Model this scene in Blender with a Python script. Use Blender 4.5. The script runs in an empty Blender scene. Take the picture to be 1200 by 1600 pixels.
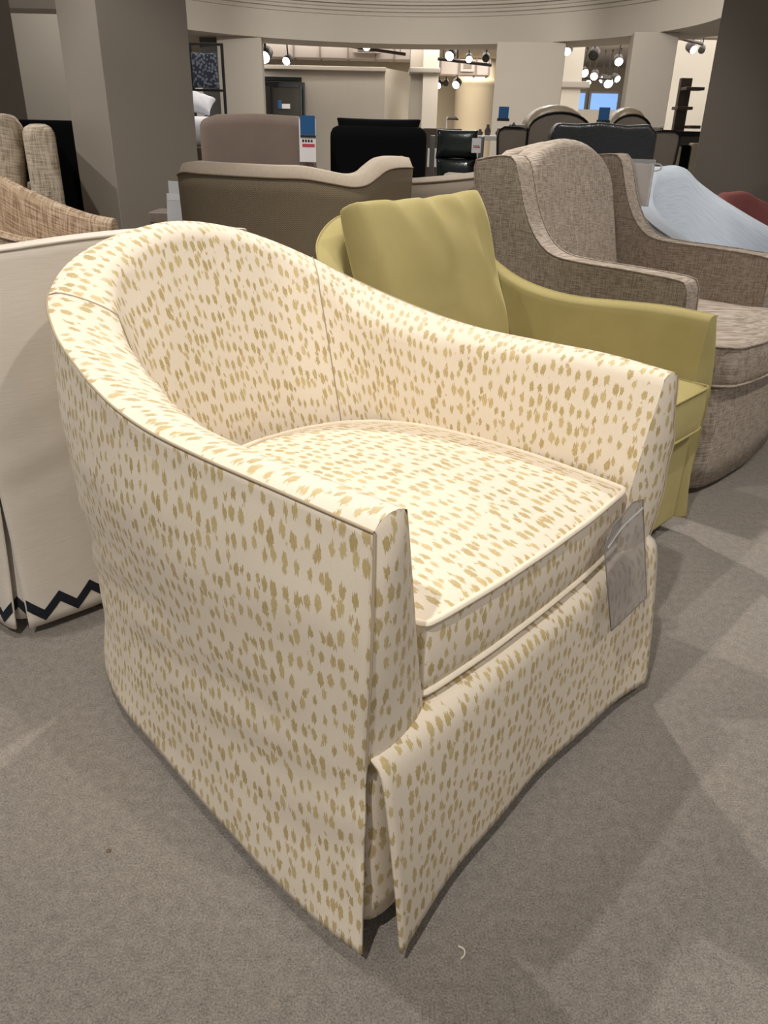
import bpy, bmesh, math, random
import numpy as np
from mathutils import Matrix, Vector, noise

random.seed(7)
SC = bpy.context.scene
COL = SC.collection
PI = math.pi
R = math.radians

# ------------------------------------------------------------------ camera
F_PX, PITCH, ROLL, CAM_H = 1215.0, R(26.3), R(1.3), 0.985
cam_d = bpy.data.cameras.new('camera')
cam = bpy.data.objects.new('camera', cam_d)
COL.objects.link(cam)
cam_d.sensor_fit = 'VERTICAL'
cam_d.sensor_height = 32.0
cam_d.lens = F_PX / 1600.0 * 32.0
cam_d.clip_start = 0.02
cam_d.clip_end = 200
_r = Vector((1, 0, 0)); _f = Vector((0, math.cos(PITCH), -math.sin(PITCH))); _u = Vector((0, math.sin(PITCH), math.cos(PITCH)))
_r2 = _r * math.cos(ROLL) + _u * math.sin(ROLL)
_u2 = _u * math.cos(ROLL) - _r * math.sin(ROLL)
cam.matrix_world = Matrix(((_r2.x, _u2.x, -_f.x, 0), (_r2.y, _u2.y, -_f.y, 0), (_r2.z, _u2.z, -_f.z, CAM_H), (0, 0, 0, 1)))
SC.camera = cam


def at(px, py, Y):
    """place of the photograph's point (px, py) at the distance Y in front of the camera"""
    x = px - 600.0; y = py - 800.0
    c, s = math.cos(ROLL), math.sin(ROLL)
    x, y = c * x + s * y, -s * x + c * y
    d = (x, F_PX * math.cos(PITCH) - y * math.sin(PITCH), -F_PX * math.sin(PITCH) - y * math.cos(PITCH))
    t = Y / d[1]
    return Vector((d[0] * t, Y, CAM_H + d[2] * t))


# ------------------------------------------------------------------ world, lights, exposure
world = bpy.data.worlds.new('world')
SC.world = world
world.use_nodes = True
world.node_tree.nodes['Background'].inputs[0].default_value = (1.0, 0.97, 0.94, 1)
world.node_tree.nodes['Background'].inputs[1].default_value = 0.53

SC.view_settings.view_transform = 'Standard'
SC.view_settings.look = 'None'
SC.view_settings.exposure = 0.0
SC.view_settings.gamma = 1.0
SC.view_settings.use_curve_mapping = False
SC.cycles.use_denoising = True
SC.cycles.max_bounces = 6

WARM = (1.0, 0.95, 0.89)


def spot(loc, target, power, angle, blend=0.5, size=0.035, color=WARM):
    l = bpy.data.lights.new('unseen_spot_light', 'SPOT')
    l.energy = power; l.spot_size = R(angle); l.spot_blend = blend; l.shadow_soft_size = size; l.color = color
    o = bpy.data.objects.new('unseen_spot_light', l); COL.objects.link(o)
    o.location = loc
    d = Vector(target) - Vector(loc)
    o.rotation_euler = d.to_track_quat('-Z', 'Y').to_euler()
    return o


def area(loc, size, power, color=WARM, rot=(0, 0, 0)):  # added fill panel, not a fixture of the showroom
    l = bpy.data.lights.new('fill_area_light', 'AREA')
    l.shape = 'RECTANGLE'; l.size, l.size_y = size; l.energy = power; l.color = color
    o = bpy.data.objects.new('fill_area_light', l); COL.objects.link(o)
    o.location = loc; o.rotation_euler = rot
    return o


CEIL = 3.15
FARCEIL = 2.75
# (position, aim, power, cone) of the unseen spots over the showroom
SPOTS = [
    ((1.45, -0.15, 3.05), (0.08, 1.45, 0.6), 92, 36),      # in front of the spotted chair
    ((-0.95, 1.46, 3.05), (0.30, 0.90, 0.2), 100, 60),    # behind it, over the cream chair
    ((-0.7, -0.8, 3.05), (-0.45, 0.8, 0.0), 215, 60),     # above the camera's left
    ((0.05, 3.5, 3.05), (0.65, 1.5, 0.3), 215, 55),       # over the back row
    ((2.6, 1.5, 3.05), (1.3, 2.6, 0.5), 150, 55),         # right aisle
    ((-0.3, 1.6, 3.05), (-0.6, 3.0, 0.6), 90, 60),
    ((-1.9, 2.4, 3.05), (-1.5, 3.8, 0.6), 140, 60),
    ((0.9, 6.9, 3.05), (0.6, 4.4, 0.8), 150, 65),
    ((0.8, 2.4, 3.05), (0.7, 4.6, 0.9), 130, 60),  # added to light the backs of the leather wing chairs
    ((-3.6, 3.6, 3.05), (-1.6, 4.6, 1.0), 120, 60),
    ((-2.0, 10.0, 3.0), (-2.2, 15.4, 2.2), 260, 75),  # added to brighten the left of the bulkhead
    ((0.5, 10.5, 3.0), (0.5, 15.8, 2.3), 450, 75),  # added to brighten the bulkhead centre
    ((2.6, 9.5, 3.0), (3.2, 14.0, 2.2), 160, 75),  # added to brighten the right of the bulkhead
]
for p, t, e, a in SPOTS:
    spot(p, t, e, a)
area((0.0, 2.0, 3.1), (5.0, 6.0), 18)  # soft fill over the near chairs
area((0.0, 10.0, 3.1), (7.0, 6.0), 260)  # added fill for the background
area((-1.0, 18.4, 2.72), (8.0, 1.6), 230)
area((5.5, 19.0, 2.72), (4.0, 6.0), 190)

# ------------------------------------------------------------------ materials
MATS = {}


class NT:
    def __init__(self, name):
        self.m = bpy.data.materials.new(name); self.m.use_nodes = True
        self.t = self.m.node_tree; self.n = self.t.nodes; self.b = self.n['Principled BSDF']
        self.out = self.n['Material Output']

    def node(self, typ, **kw):
        n = self.n.new(typ)
        for k, v in kw.items():
            if k.startswith('i_'):
                key = k[2:]
                n.inputs[int(key) if key.isdigit() else key].default_value = v
            else:
                setattr(n, k, v)
        return n

    def link(self, a, b):
        self.t.links.new(a, b)

    def math(self, op, a, b=None, c=None, clamp=False):
        n = self.n.new('ShaderNodeMath'); n.operation = op; n.use_clamp = clamp
        for i, v in enumerate((a, b, c)):
            if v is None: continue
            if isinstance(v, (int, float)): n.inputs[i].default_value = v
            else: self.link(v, n.inputs[i])
        return n.outputs[0]

    def comb(self, x, y, z=0.0):
        n = self.n.new('ShaderNodeCombineXYZ')
        for i, v in enumerate((x, y, z)):
            if isinstance(v, (int, float)): n.inputs[i].default_value = v
            else: self.link(v, n.inputs[i])
        return n.outputs[0]

    def noise(self, vec, scale=5, detail=2, rough=0.5, dist=0.0):
        n = self.node('ShaderNodeTexNoise', i_Scale=scale, i_Detail=detail, i_Roughness=rough, i_Distortion=dist)
        if vec is not None: self.link(vec, n.inputs['Vector'])
        return n

    def mix(self, fac, a, b, blend='MIX'):
        n = self.n.new('ShaderNodeMix'); n.data_type = 'RGBA'; n.blend_type = blend
        for i, v in ((0, fac), (6, a), (7, b)):
            if isinstance(v, (int, float)): n.inputs[i].default_value = v
            elif isinstance(v, tuple): n.inputs[i].default_value = (*v, 1) if len(v) == 3 else v
            else: self.link(v, n.inputs[i])
        return n.outputs[2]

    def ramp(self, fac, stops):
        n = self.n.new('ShaderNodeValToRGB'); cr = n.color_ramp
        while len(cr.elements) > len(stops): cr.elements.remove(cr.elements[-1])
        while len(cr.elements) < len(stops): cr.elements.new(0.5)
        for e, (p, c) in zip(cr.elements, stops):
            e.position = p; e.color = (*c, 1) if len(c) == 3 else c
        self.link(fac, n.inputs[0]); return n.outputs[0]

    def bump(self, h, strength=0.3, dist=0.002):
        n = self.node('ShaderNodeBump', i_Strength=strength, i_Distance=dist)
        self.link(h, n.inputs['Height']); self.link(n.outputs[0], self.b.inputs['Normal'])

    def set(self, **kw):
        for k, v in kw.items():
            i = self.b.inputs[k.replace('_', ' ')]
            if isinstance(v, (int, float)): i.default_value = v
            elif isinstance(v, tuple): i.default_value = (*v, 1) if len(v) == 3 else v
            else: self.link(v, i)


def coords(t, kind='Object'):
    return t.node('ShaderNodeTexCoord').outputs[kind]


def sep(t, v):
    n = t.n.new('ShaderNodeSeparateXYZ'); t.link(v, n.inputs[0]); return n.outputs


def mat_plain(name, col, rough=0.6, metallic=0.0, var=0.06, scale=6.0, bump=0.0, bscale=200.0, spec=0.3, emit=None, coat=0.0, sheen=0.0):
    t = NT(name); c = coords(t)
    n = t.noise(c, scale, 3)
    dark = tuple(x * (1 - var) for x in col); light = tuple(min(1, x * (1 + var)) for x in col)
    t.set(Base_Color=t.mix(n.outputs[0], dark, light), Roughness=rough, Metallic=metallic)
    t.b.inputs['Specular IOR Level'].default_value = spec
    t.b.inputs['Coat Weight'].default_value = coat
    if sheen:
        t.b.inputs['Sheen Weight'].default_value = sheen
        t.b.inputs['Sheen Roughness'].default_value = 0.4
    if emit:
        t.b.inputs['Emission Color'].default_value = (*emit[0], 1)
        t.b.inputs['Emission Strength'].default_value = emit[1]
    if bump:
        t.bump(t.noise(c, bscale, 3).outputs[0], bump, 0.002)
    MATS[name] = t.m
    return t.m


def mat_spotted():
    t = NT('spotted_fabric')
    uv = sep(t, t.node('ShaderNodeUVMap').outputs[0])
    u, v = uv[0], uv[1]
    # ragged brush ends: jitter the length with fine strands across the width
    strand = t.noise(t.comb(t.math('MULTIPLY', u, 520), t.math('MULTIPLY', v, 26), 0), 1.0, 1).outputs[0]
    wob = t.noise(t.comb(t.math('MULTIPLY', u, 60), t.math('MULTIPLY', v, 260), 3.0), 1.0, 1).outputs[0]
    jv = t.math('MULTIPLY_ADD', strand, 0.020, -0.010)
    ju = t.math('MULTIPLY_ADD', wob, 0.004, -0.002)
    u2 = t.math('ADD', u, ju); v2 = t.math('ADD', v, jv)

    def layer(cx, cy, base, span, off):
        vec = t.comb(t.math('MULTIPLY_ADD', u2, 1 / cx, off), t.math('MULTIPLY_ADD', v2, 1 / cy, off * 1.7), 0)
        vo = t.node('ShaderNodeTexVoronoi', voronoi_dimensions='2D', i_Scale=1.0, i_Randomness=0.60)
        t.link(vec, vo.inputs['Vector'])
        rnd = t.node('ShaderNodeSeparateColor'); t.link(vo.outputs['Color'], rnd.inputs[0])
        thr = t.math('MULTIPLY_ADD', rnd.outputs[0], span, base + 0.01)
        d = t.math('SUBTRACT', thr, vo.outputs['Distance'])
        return t.math('MULTIPLY', d, 22.0, clamp=True), rnd.outputs[1]
    a, ra = layer(0.0168, 0.0320, 0.21, 0.15, 0.0)
    b, rb = layer(0.024, 0.031, -0.04, 0.22, 13.37)
    m = t.math('MAXIMUM', a, b)
    # dry-brush gaps inside a spot
    dry = t.noise(t.comb(t.math('MULTIPLY', u, 900), t.math('MULTIPLY', v, 120), 7.0), 1.0, 1).outputs[0]
    m = t.math('MULTIPLY', m, t.math('MULTIPLY_ADD', dry, -1.9, 2.0, clamp=True))
    weave = t.noise(t.comb(t.math('MULTIPLY', u, 300), t.math('MULTIPLY', v, 1500), 0), 1.0, 2).outputs[0]
    ground = t.mix(weave, (0.71, 0.615, 0.485), (0.88, 0.785, 0.65))
    gold = t.mix(ra, (0.44, 0.325, 0.12), (0.58, 0.45, 0.205))
    t.set(Base_Color=t.mix(t.math('MULTIPLY', m, 0.92), ground, gold), Roughness=t.math('MULTIPLY_ADD', m, -0.28, 0.78))
    t.b.inputs['Specular IOR Level'].default_value = 0.3
    t.b.inputs['Sheen Weight'].default_value = 0.08
    h = t.math('ADD', t.math('MULTIPLY', weave, 0.6), t.math('MULTIPLY', m, 0.4))
    t.bump(h, 0.25, 0.0012)
    MATS['spotted'] = t.m


def mat_tweed(name, c0, c1, c2, scale=1.0, use_uv=False, bump=0.5):
    t = NT(name)
    if use_uv: c = t.node('ShaderNodeUVMap').outputs[0]
    else: c = coords(t)
    s = sep(t, c)
    x = s[0] if use_uv else t.math('ADD', s[0], s[1])
    z = s[1] if use_uv else s[2]
    if not use_uv:
        xx = t.math('MULTIPLY', t.math('SUBTRACT', s[0], s[1]), 8 * scale)
    else: xx = 0.0
    warp = t.noise(t.comb(t.math('MULTIPLY', x, 330 * scale), t.math('MULTIPLY', z, 26 * scale), xx), 1.0, 2).outputs[0]
    weft = t.noise(t.comb(t.math('MULTIPLY', x, 26 * scale), t.math('MULTIPLY', z, 330 * scale), xx), 1.0, 2).outputs[0]
    mixf = t.math('MULTIPLY_ADD', t.math('ADD', warp, weft), 1.6, -1.1, clamp=True)
    col = t.ramp(mixf, [(0.15, c0), (0.5, c1), (0.85, c2)])
    t.set(Base_Color=col, Roughness=0.9)
    t.b.inputs['Specular IOR Level'].default_value = 0.15
    t.bump(t.math('ADD', warp, weft), bump, 0.002)
    MATS[name] = t.m


def mat_herringbone(name, c0, c1):
    t = NT(name)
    s = sep(t, t.node('ShaderNodeUVMap').outputs[0])
    u = t.math('MULTIPLY', s[0], 1 / 0.017)
    zig = t.math('ABSOLUTE', t.math('SUBTRACT', t.math('FRACT', u), 0.5))
    w = t.math('FRACT', t.math('ADD', t.math('MULTIPLY', s[1], 1 / 0.0055), t.math('MULTIPLY', zig, 3.2)))
    f = t.math('MULTIPLY', t.math('ABSOLUTE', t.math('SUBTRACT', w, 0.5)), 2.0)
    f = t.math('MULTIPLY_ADD', f, 1.8, -0.35, clamp=True)
    t.set(Base_Color=t.mix(f, c0, c1), Roughness=0.9)
    t.b.inputs['Specular IOR Level'].default_value = 0.15
    t.bump(f, 0.4, 0.0015)
    MATS[name] = t.m


def mat_velvet(name, col, dark, scale=9.0):
    t = NT(name); c = coords(t)
    n = t.noise(c, scale, 3, 0.55, 0.4).outputs[0]
    lw = t.node('ShaderNodeLayerWeight', i_Blend=0.35)
    f = t.math('MULTIPLY_ADD', n, 0.9, -0.05, clamp=True)
    t.set(Base_Color=t.mix(f, dark, col), Roughness=0.85)
    t.b.inputs['Sheen Weight'].default_value = 0.45
    t.b.inputs['Sheen Roughness'].default_value = 0.35
    t.b.inputs['Sheen Tint'].default_value = (*[min(1, x * 1.6 + 0.05) for x in col], 1)
    t.b.inputs['Specular IOR Level'].default_value = 0.1
    t.bump(t.noise(c, 700, 2).outputs[0], 0.12, 0.001)
    MATS[name] = t.m


def mat_linen(name, c0, c1, sx=20, sz=420):
    t = NT(name)
    s = sep(t, t.node('ShaderNodeUVMap').outputs[0])
    n = t.noise(t.comb(t.math('MULTIPLY', s[0], sx), t.math('MULTIPLY', s[1], sz), 0), 1.0, 3).outputs[0]
    n2 = t.noise(t.comb(t.math('MULTIPLY', s[0], 500), t.math('MULTIPLY', s[1], 60), 0), 1.0, 2).outputs[0]
    f = t.math('MULTIPLY_ADD', n, 1.4, -0.2, clamp=True)
    t.set(Base_Color=t.mix(f, c0, c1), Roughness=0.88)
    t.b.inputs['Specular IOR Level'].default_value = 0.15
    t.bump(t.math('ADD', n, n2), 0.2, 0.001)
    MATS[name] = t.m


def mat_carpet():
    t = NT('carpet'); c = coords(t)
    fine = t.noise(c, 330, 3, 0.7).outputs[0]
    mid = t.noise(c, 60, 3, 0.6).outputs[0]
    big = t.noise(c, 2.4, 3, 0.55).outputs[0]
    f = t.math('ADD', t.math('MULTIPLY', fine, 0.75), t.math('MULTIPLY', mid, 0.25))
    f = t.math('MULTIPLY_ADD', f, 3.2, -1.1, clamp=True)
    base = t.mix(f, (0.19, 0.168, 0.145), (0.50, 0.452, 0.40))
    tint = t.mix(big, (0.90, 0.93, 0.92), (1.05, 1.0, 0.97))
    t.set(Base_Color=t.mix(1.0, base, tint, 'MULTIPLY'), Roughness=0.97)
    t.b.inputs['Specular IOR Level'].default_value = 0.08
    t.b.inputs['Sheen Weight'].default_value = 0.15
    t.bump(t.math('ADD', fine, t.math('MULTIPLY', mid, 0.6)), 0.9, 0.006)
    MATS['carpet'] = t.m


def mat_leather(name, col, rough=0.35, crease=0.35):
    t = NT(name); c = coords(t)
    vo = t.node('ShaderNodeTexVoronoi', i_Scale=160.0); t.link(c, vo.inputs['Vector'])
    n = t.noise(c, 7, 4, 0.6).outputs[0]
    t.set(Base_Color=t.mix(n, tuple(x * 0.75 for x in col), tuple(min(1, x * 1.25) for x in col)), Roughness=t.math('MULTIPLY_ADD', n, 0.25, rough - 0.1))
    t.b.inputs['Specular IOR Level'].default_value = 0.45
    h = t.math('ADD', t.math('MULTIPLY', vo.outputs['Distance'], 0.3), t.math('MULTIPLY', n, 2.0))
    t.bump(h, crease, 0.006)
    MATS[name] = t.m


def mat_plastic(name, col, alpha, rough=0.15):
    t = NT(name)
    n = t.noise(coords(t), 30, 2).outputs[0]
    t.set(Base_Color=t.mix(n, tuple(x * 0.93 for x in col), col), Roughness=rough, Alpha=alpha)
    t.b.inputs['Specular IOR Level'].default_value = 0.5
    MATS[name] = t.m


def mat_wood(name, c0, c1):
    t = NT(name); s = sep(t, coords(t))
    n = t.noise(t.comb(t.math('MULTIPLY', s[0], 20), t.math('MULTIPLY', s[1], 20), t.math('MULTIPLY', s[2], 2.5)), 1.0, 4, 0.6, 1.2).outputs[0]
    t.set(Base_Color=t.mix(n, c0, c1), Roughness=0.5)
    MATS[name] = t.m


def mat_print_pattern(name, c0, c1):
    t = NT(name); c = coords(t)
    vo = t.node('ShaderNodeTexVoronoi', i_Scale=34.0); t.link(c, vo.inputs['Vector'])
    f = t.math('GREATER_THAN', vo.outputs['Distance'], 0.46)
    t.set(Base_Color=t.mix(f, c0, c1), Roughness=0.9)
    MATS[name] = t.m


mat_spotted()
mat_carpet()
mat_tweed('tweed', (0.27, 0.215, 0.165), (0.42, 0.355, 0.295), (0.55, 0.48, 0.405), 1.25)
mat_tweed('chenille', (0.30, 0.20, 0.125), (0.50, 0.375, 0.26), (0.66, 0.54, 0.41), 0.45, True, 0.9)
mat_tweed('corded', (0.32, 0.26, 0.19), (0.52, 0.44, 0.34), (0.66, 0.58, 0.47), 0.5)
mat_herringbone('herringbone', (0.10, 0.078, 0.05), (0.27, 0.22, 0.155))
mat_linen('rim_fabric', (0.36, 0.30, 0.235), (0.46, 0.39, 0.315), 300, 60)
mat_velvet('green_velvet', (0.43, 0.368, 0.172), (0.32, 0.268, 0.108))
mat_velvet('brown_velvet', (0.25, 0.195, 0.165), (0.17, 0.13, 0.11), 5.0)
mat_velvet('taupe_velvet', (0.40, 0.35, 0.29), (0.30, 0.255, 0.205))
mat_velvet('red_velvet', (0.33, 0.12, 0.11), (0.22, 0.08, 0.075))
mat_velvet('salmon_velvet', (0.68, 0.36, 0.29), (0.58, 0.29, 0.23))
mat_linen('cream_linen', (0.62, 0.56, 0.48), (0.74, 0.68, 0.60))
mat_linen('blue_fabric', (0.46, 0.52, 0.60), (0.66, 0.71, 0.77), 9, 130)
mat_plain('black_trim', (0.012, 0.014, 0.022), 0.85, var=0.1)
mat_plain('welt', (0.80, 0.71, 0.57), 0.85, var=0.08, scale=60)
mat_plain('seam', (0.42, 0.34, 0.235), 0.9, var=0.05)
mat_plain('seam_brown', (0.17, 0.13, 0.085), 0.9)
mat_plain('dark_cloth', (0.018, 0.017, 0.016), 0.95)
mat_plain('black_velvet', (0.004, 0.004, 0.0045), 0.95, var=0.2, spec=0.05, sheen=0.02)
mat_leather('black_leather', (0.014, 0.015, 0.017), 0.30)
mat_leather('green_leather', (0.010, 0.016, 0.014), 0.18, 0.15)
mat_leather('taupe_leather', (0.17, 0.14, 0.11), 0.50, 0.15)
mat_leather('tan_leather', (0.30, 0.245, 0.17), 0.28, 0.3)
mat_plain('steel', (0.20, 0.20, 0.20), 0.35, 0.7)
mat_plain('chrome', (0.75, 0.75, 0.76), 0.15, 1.0)
mat_plain('white_plastic', (0.72, 0.70, 0.68), 0.4)
mat_plain('black_metal', (0.012, 0.012, 0.012), 0.45)
mat_plain('track_metal', (0.06, 0.05, 0.045), 0.5)
mat_plain('bulb', (1, 1, 1), 0.4, emit=((1.0, 0.93, 0.82), 14.0))
mat_plain('wall_taupe', (0.30, 0.268, 0.228), 0.85, var=0.03, scale=3, bump=0.04)
mat_plain('wall_brown', (0.20, 0.176, 0.148), 0.85, var=0.03, scale=3, bump=0.04)
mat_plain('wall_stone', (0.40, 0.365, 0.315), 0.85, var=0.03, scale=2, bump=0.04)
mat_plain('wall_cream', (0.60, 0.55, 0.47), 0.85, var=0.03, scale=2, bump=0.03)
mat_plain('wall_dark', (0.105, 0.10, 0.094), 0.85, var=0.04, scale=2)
mat_plain('ceiling_paint', (0.52, 0.48, 0.44), 0.9, var=0.03)
mat_plain('duct_paint', (0.60, 0.52, 0.46), 0.6, var=0.04)
mat_plain('duct_seam', (0.30, 0.25, 0.21), 0.7)
mat_plain('mirror_glass', (0.060, 0.058, 0.048), 0.12, 0.2, var=0.1, scale=2)
mat_plain('frame_black', (0.010, 0.012, 0.013), 0.3)
mat_plain('tag_white', (0.80, 0.78, 0.78), 0.35)
mat_plain('tag_blue', (0.02, 0.10, 0.26), 0.4)
mat_plain('tag_red', (0.55, 0.06, 0.10), 0.5)
mat_plain('tag_black', (0.02, 0.02, 0.025), 0.5)
mat_plain('white_cotton', (0.62, 0.62, 0.66), 0.9, bump=0.1, bscale=40)
mat_plain('window_glow', (0.22, 0.42, 0.80), 0.3, emit=((0.26, 0.48, 0.95), 0.9), var=0.15, scale=2)
mat_plain('light_thread', (0.80, 0.74, 0.6), 0.7)
mat_wood('dark_wood', (0.045, 0.030, 0.020), (0.10, 0.07, 0.048))
mat_wood('grey_wood', (0.16, 0.13, 0.11), (0.26, 0.215, 0.18))
mat_plastic('clear_sleeve', (0.36, 0.33, 0.33), 0.42)
mat_plastic('clear_pocket', (0.72, 0.73, 0.76), 0.55)
mat_plastic('pocket_edge', (0.22, 0.20, 0.20), 0.85)
mat_print_pattern('blue_print', (0.11, 0.13, 0.16), (0.015, 0.02, 0.035))


# ------------------------------------------------------------------ mesh helpers
def obj(name, verts, faces, mat, parent=None, uvs=None, smooth=True):
    me = bpy.data.meshes.new(name)
    me.from_pydata([tuple(map(float, v)) for v in verts], [], [tuple(f) for f in faces])
    if uvs is not None:
        lay = me.uv_layers.new(name='UVMap')
        idx = np.empty(len(me.loops), dtype=np.int32); me.loops.foreach_get('vertex_index', idx)
        lay.data.foreach_set('uv', np.asarray(uvs, dtype=np.float32)[idx].ravel())
    if mat is not None: me.materials.append(MATS[mat])
    if smooth: me.polygons.foreach_set('use_smooth', [True] * len(me.polygons))
    me.update()
    o = bpy.data.objects.new(name, me); COL.objects.link(o)
    if parent is not None: o.parent = parent
    return o


def grid(name, P, mat, parent=None, uv=None, close_i=False, thick=0.0, flip=False):
    """P: (ni, nj, 3) surface; uv (ni, nj, 2)"""
    ni, nj = P.shape[:2]
    V = P.reshape(-1, 3); faces = []
    for i in range(ni if close_i else ni - 1):
        k = (i + 1) % ni
        for j in range(nj - 1):
            q = (i * nj + j, k * nj + j, k * nj + j + 1, i * nj + j + 1)
            faces.append(q[::-1] if flip else q)
    o = obj(name, V, faces, mat, parent, None if uv is None else uv.reshape(-1, 2))
    if thick:
        m = o.modifiers.new('thickness', 'SOLIDIFY'); m.thickness = thick; m.offset = -1
    return o


def spline(pts, n, closed=False):
    """n samples of a Catmull-Rom curve through pts (rows), even in chord length"""
    p = np.asarray(pts, float)
    if closed: q = np.vstack([p[-1], p, p[0], p[1]])
    else: q = np.vstack([2 * p[0] - p[1], p, 2 * p[-1] - p[-2]])
    out = []
    for i in range(1, len(q) - 2):
        a, b, c, d = q[i - 1], q[i], q[i + 1], q[i + 2]
        for t in np.linspace(0, 1, 12, endpoint=False):
            out.append(0.5 * ((2 * b) + (-a + c) * t + (2 * a - 5 * b + 4 * c - d) * t * t + (-a + 3 * b - 3 * c + d) * t ** 3))
    if not closed: out.append(q[-2])
    else: out.append(out[0])
    out = np.array(out)
    d = np.r_[0, np.cumsum(np.linalg.norm(np.diff(out[:, :3], axis=0), axis=1))]
    tt = np.linspace(0, d[-1], n, endpoint=not closed)
    return np.stack([np.interp(tt, d, out[:, k]) for k in range(out.shape[1])], 1)


def spline_idx(pts, k, n):
    """rows of pts as a function of their index, sampled at n even index steps over [0, len-1]"""
    p = np.asarray(pts, float)
    q = np.vstack([2 * p[0] - p[1], p, 2 * p[-1] - p[-2]])
    res = []
    for s in k:
        i = min(int(s), len(p) - 2); t = s - i
        a, b, c, d = q[i], q[i + 1], q[i + 2], q[i + 3]
        res.append(0.5 * ((2 * b) + (-a + c) * t + (2 * a - 5 * b + 4 * c - d) * t * t + (-a + 3 * b - 3 * c + d) * t ** 3))
    return np.array(res)


def tube(name, pts, r, mat, parent=None, closed=False, seg=8):
    p = np.asarray(pts, float); n = len(p)
    tan = np.gradient(p, axis=0) if not closed else (np.roll(p, -1, 0) - np.roll(p, 1, 0))
    tan /= np.linalg.norm(tan, axis=1)[:, None] + 1e-12
    P = np.zeros((n, seg + 1, 3)); UV = np.zeros((n, seg + 1, 2))
    up = np.array([0, 0, 1.0])
    if abs(tan[0][2]) > 0.9: up = np.array([1.0, 0, 0])
    a = np.cross(tan[0], up); a /= np.linalg.norm(a)
    L = np.r_[0, np.cumsum(np.linalg.norm(np.diff(p, axis=0), axis=1))]
    for i in range(n):
        a = a - tan[i] * (a @ tan[i]); a /= np.linalg.norm(a) + 1e-12
        b = np.cross(tan[i], a)
        for j in range(seg + 1):
            th = 2 * PI * j / seg
            P[i, j] = p[i] + r * (math.cos(th) * a + math.sin(th) * b)
            UV[i, j] = (L[i], r * th)
    o = grid(name, P, mat, parent, UV, close_i=closed)
    return o


def prism(name, outline, depth, mat, parent=None, axis='y', bevel=0.02, seg=3, loc=(0, 0, 0), rot=(0, 0, 0)):
    """outline (a, z) extruded by depth along the local axis, edges rounded; UV in metres"""
    bm = bmesh.new()
    def mk(a, z, d):
        return (a, d, z) if axis == 'y' else ((d, a, z) if axis == 'x' else (a, z, d))
    f = [bm.verts.new(mk(a, z, -depth / 2)) for a, z in outline]
    g = [bm.verts.new(mk(a, z, depth / 2)) for a, z in outline]
    n = len(f)
    bm.faces.new(f); bm.faces.new(g[::-1])
    for i in range(n):
        bm.faces.new((f[i], g[i], g[(i + 1) % n], f[(i + 1) % n]))
    bmesh.ops.recalc_face_normals(bm, faces=bm.faces)
    if bevel:
        es = [e for e in bm.edges if e.calc_face_angle(0) > 0.35]
        bmesh.ops.bevel(bm, geom=es, offset=bevel, segments=seg, profile=0.6, affect='EDGES', clamp_overlap=True)
    me = bpy.data.meshes.new(name)
    uvl = bm.loops.layers.uv.new('UVMap')
    for fc in bm.faces:
        nrm = fc.normal
        for lp in fc.loops:
            c = lp.vert.co
            k = max(range(3), key=lambda i: abs(nrm[i]))
            lp[uvl].uv = (c[0], c[1]) if k == 2 else ((c[0], c[2]) if k == 1 else (c[1], c[2]))
        fc.smooth = bevel > 0
    bm.to_mesh(me); bm.free()
    me.materials.append(MATS[mat])
    o = bpy.data.objects.new(name, me); COL.objects.link(o)
    o.location = loc; o.rotation_euler = rot
    if parent is not None: o.parent = parent
    if bevel:
        m = o.modifiers.new('weighted', 'WEIGHTED_NORMAL'); m.keep_sharp = False
    return o


def rect(x0, x1, z0, z1):
    return [(x0, z0), (x1, z0), (x1, z1), (x0, z1)]


def box(name, lo, hi, mat, parent=None, bevel=0.004, rot=(0, 0, 0), seg=2):
    """box between two corners; origin at its middle"""
    c = [(a + b) / 2 for a, b in zip(lo, hi)]; h = [abs(b - a) / 2 for a, b in zip(lo, hi)]
    bevel = min(bevel, 0.49 * 2 * min(h))
    return prism(name, rect(-h[0], h[0], -h[2], h[2]), 2 * h[1], mat, parent, 'y', bevel, seg, c, rot)


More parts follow.
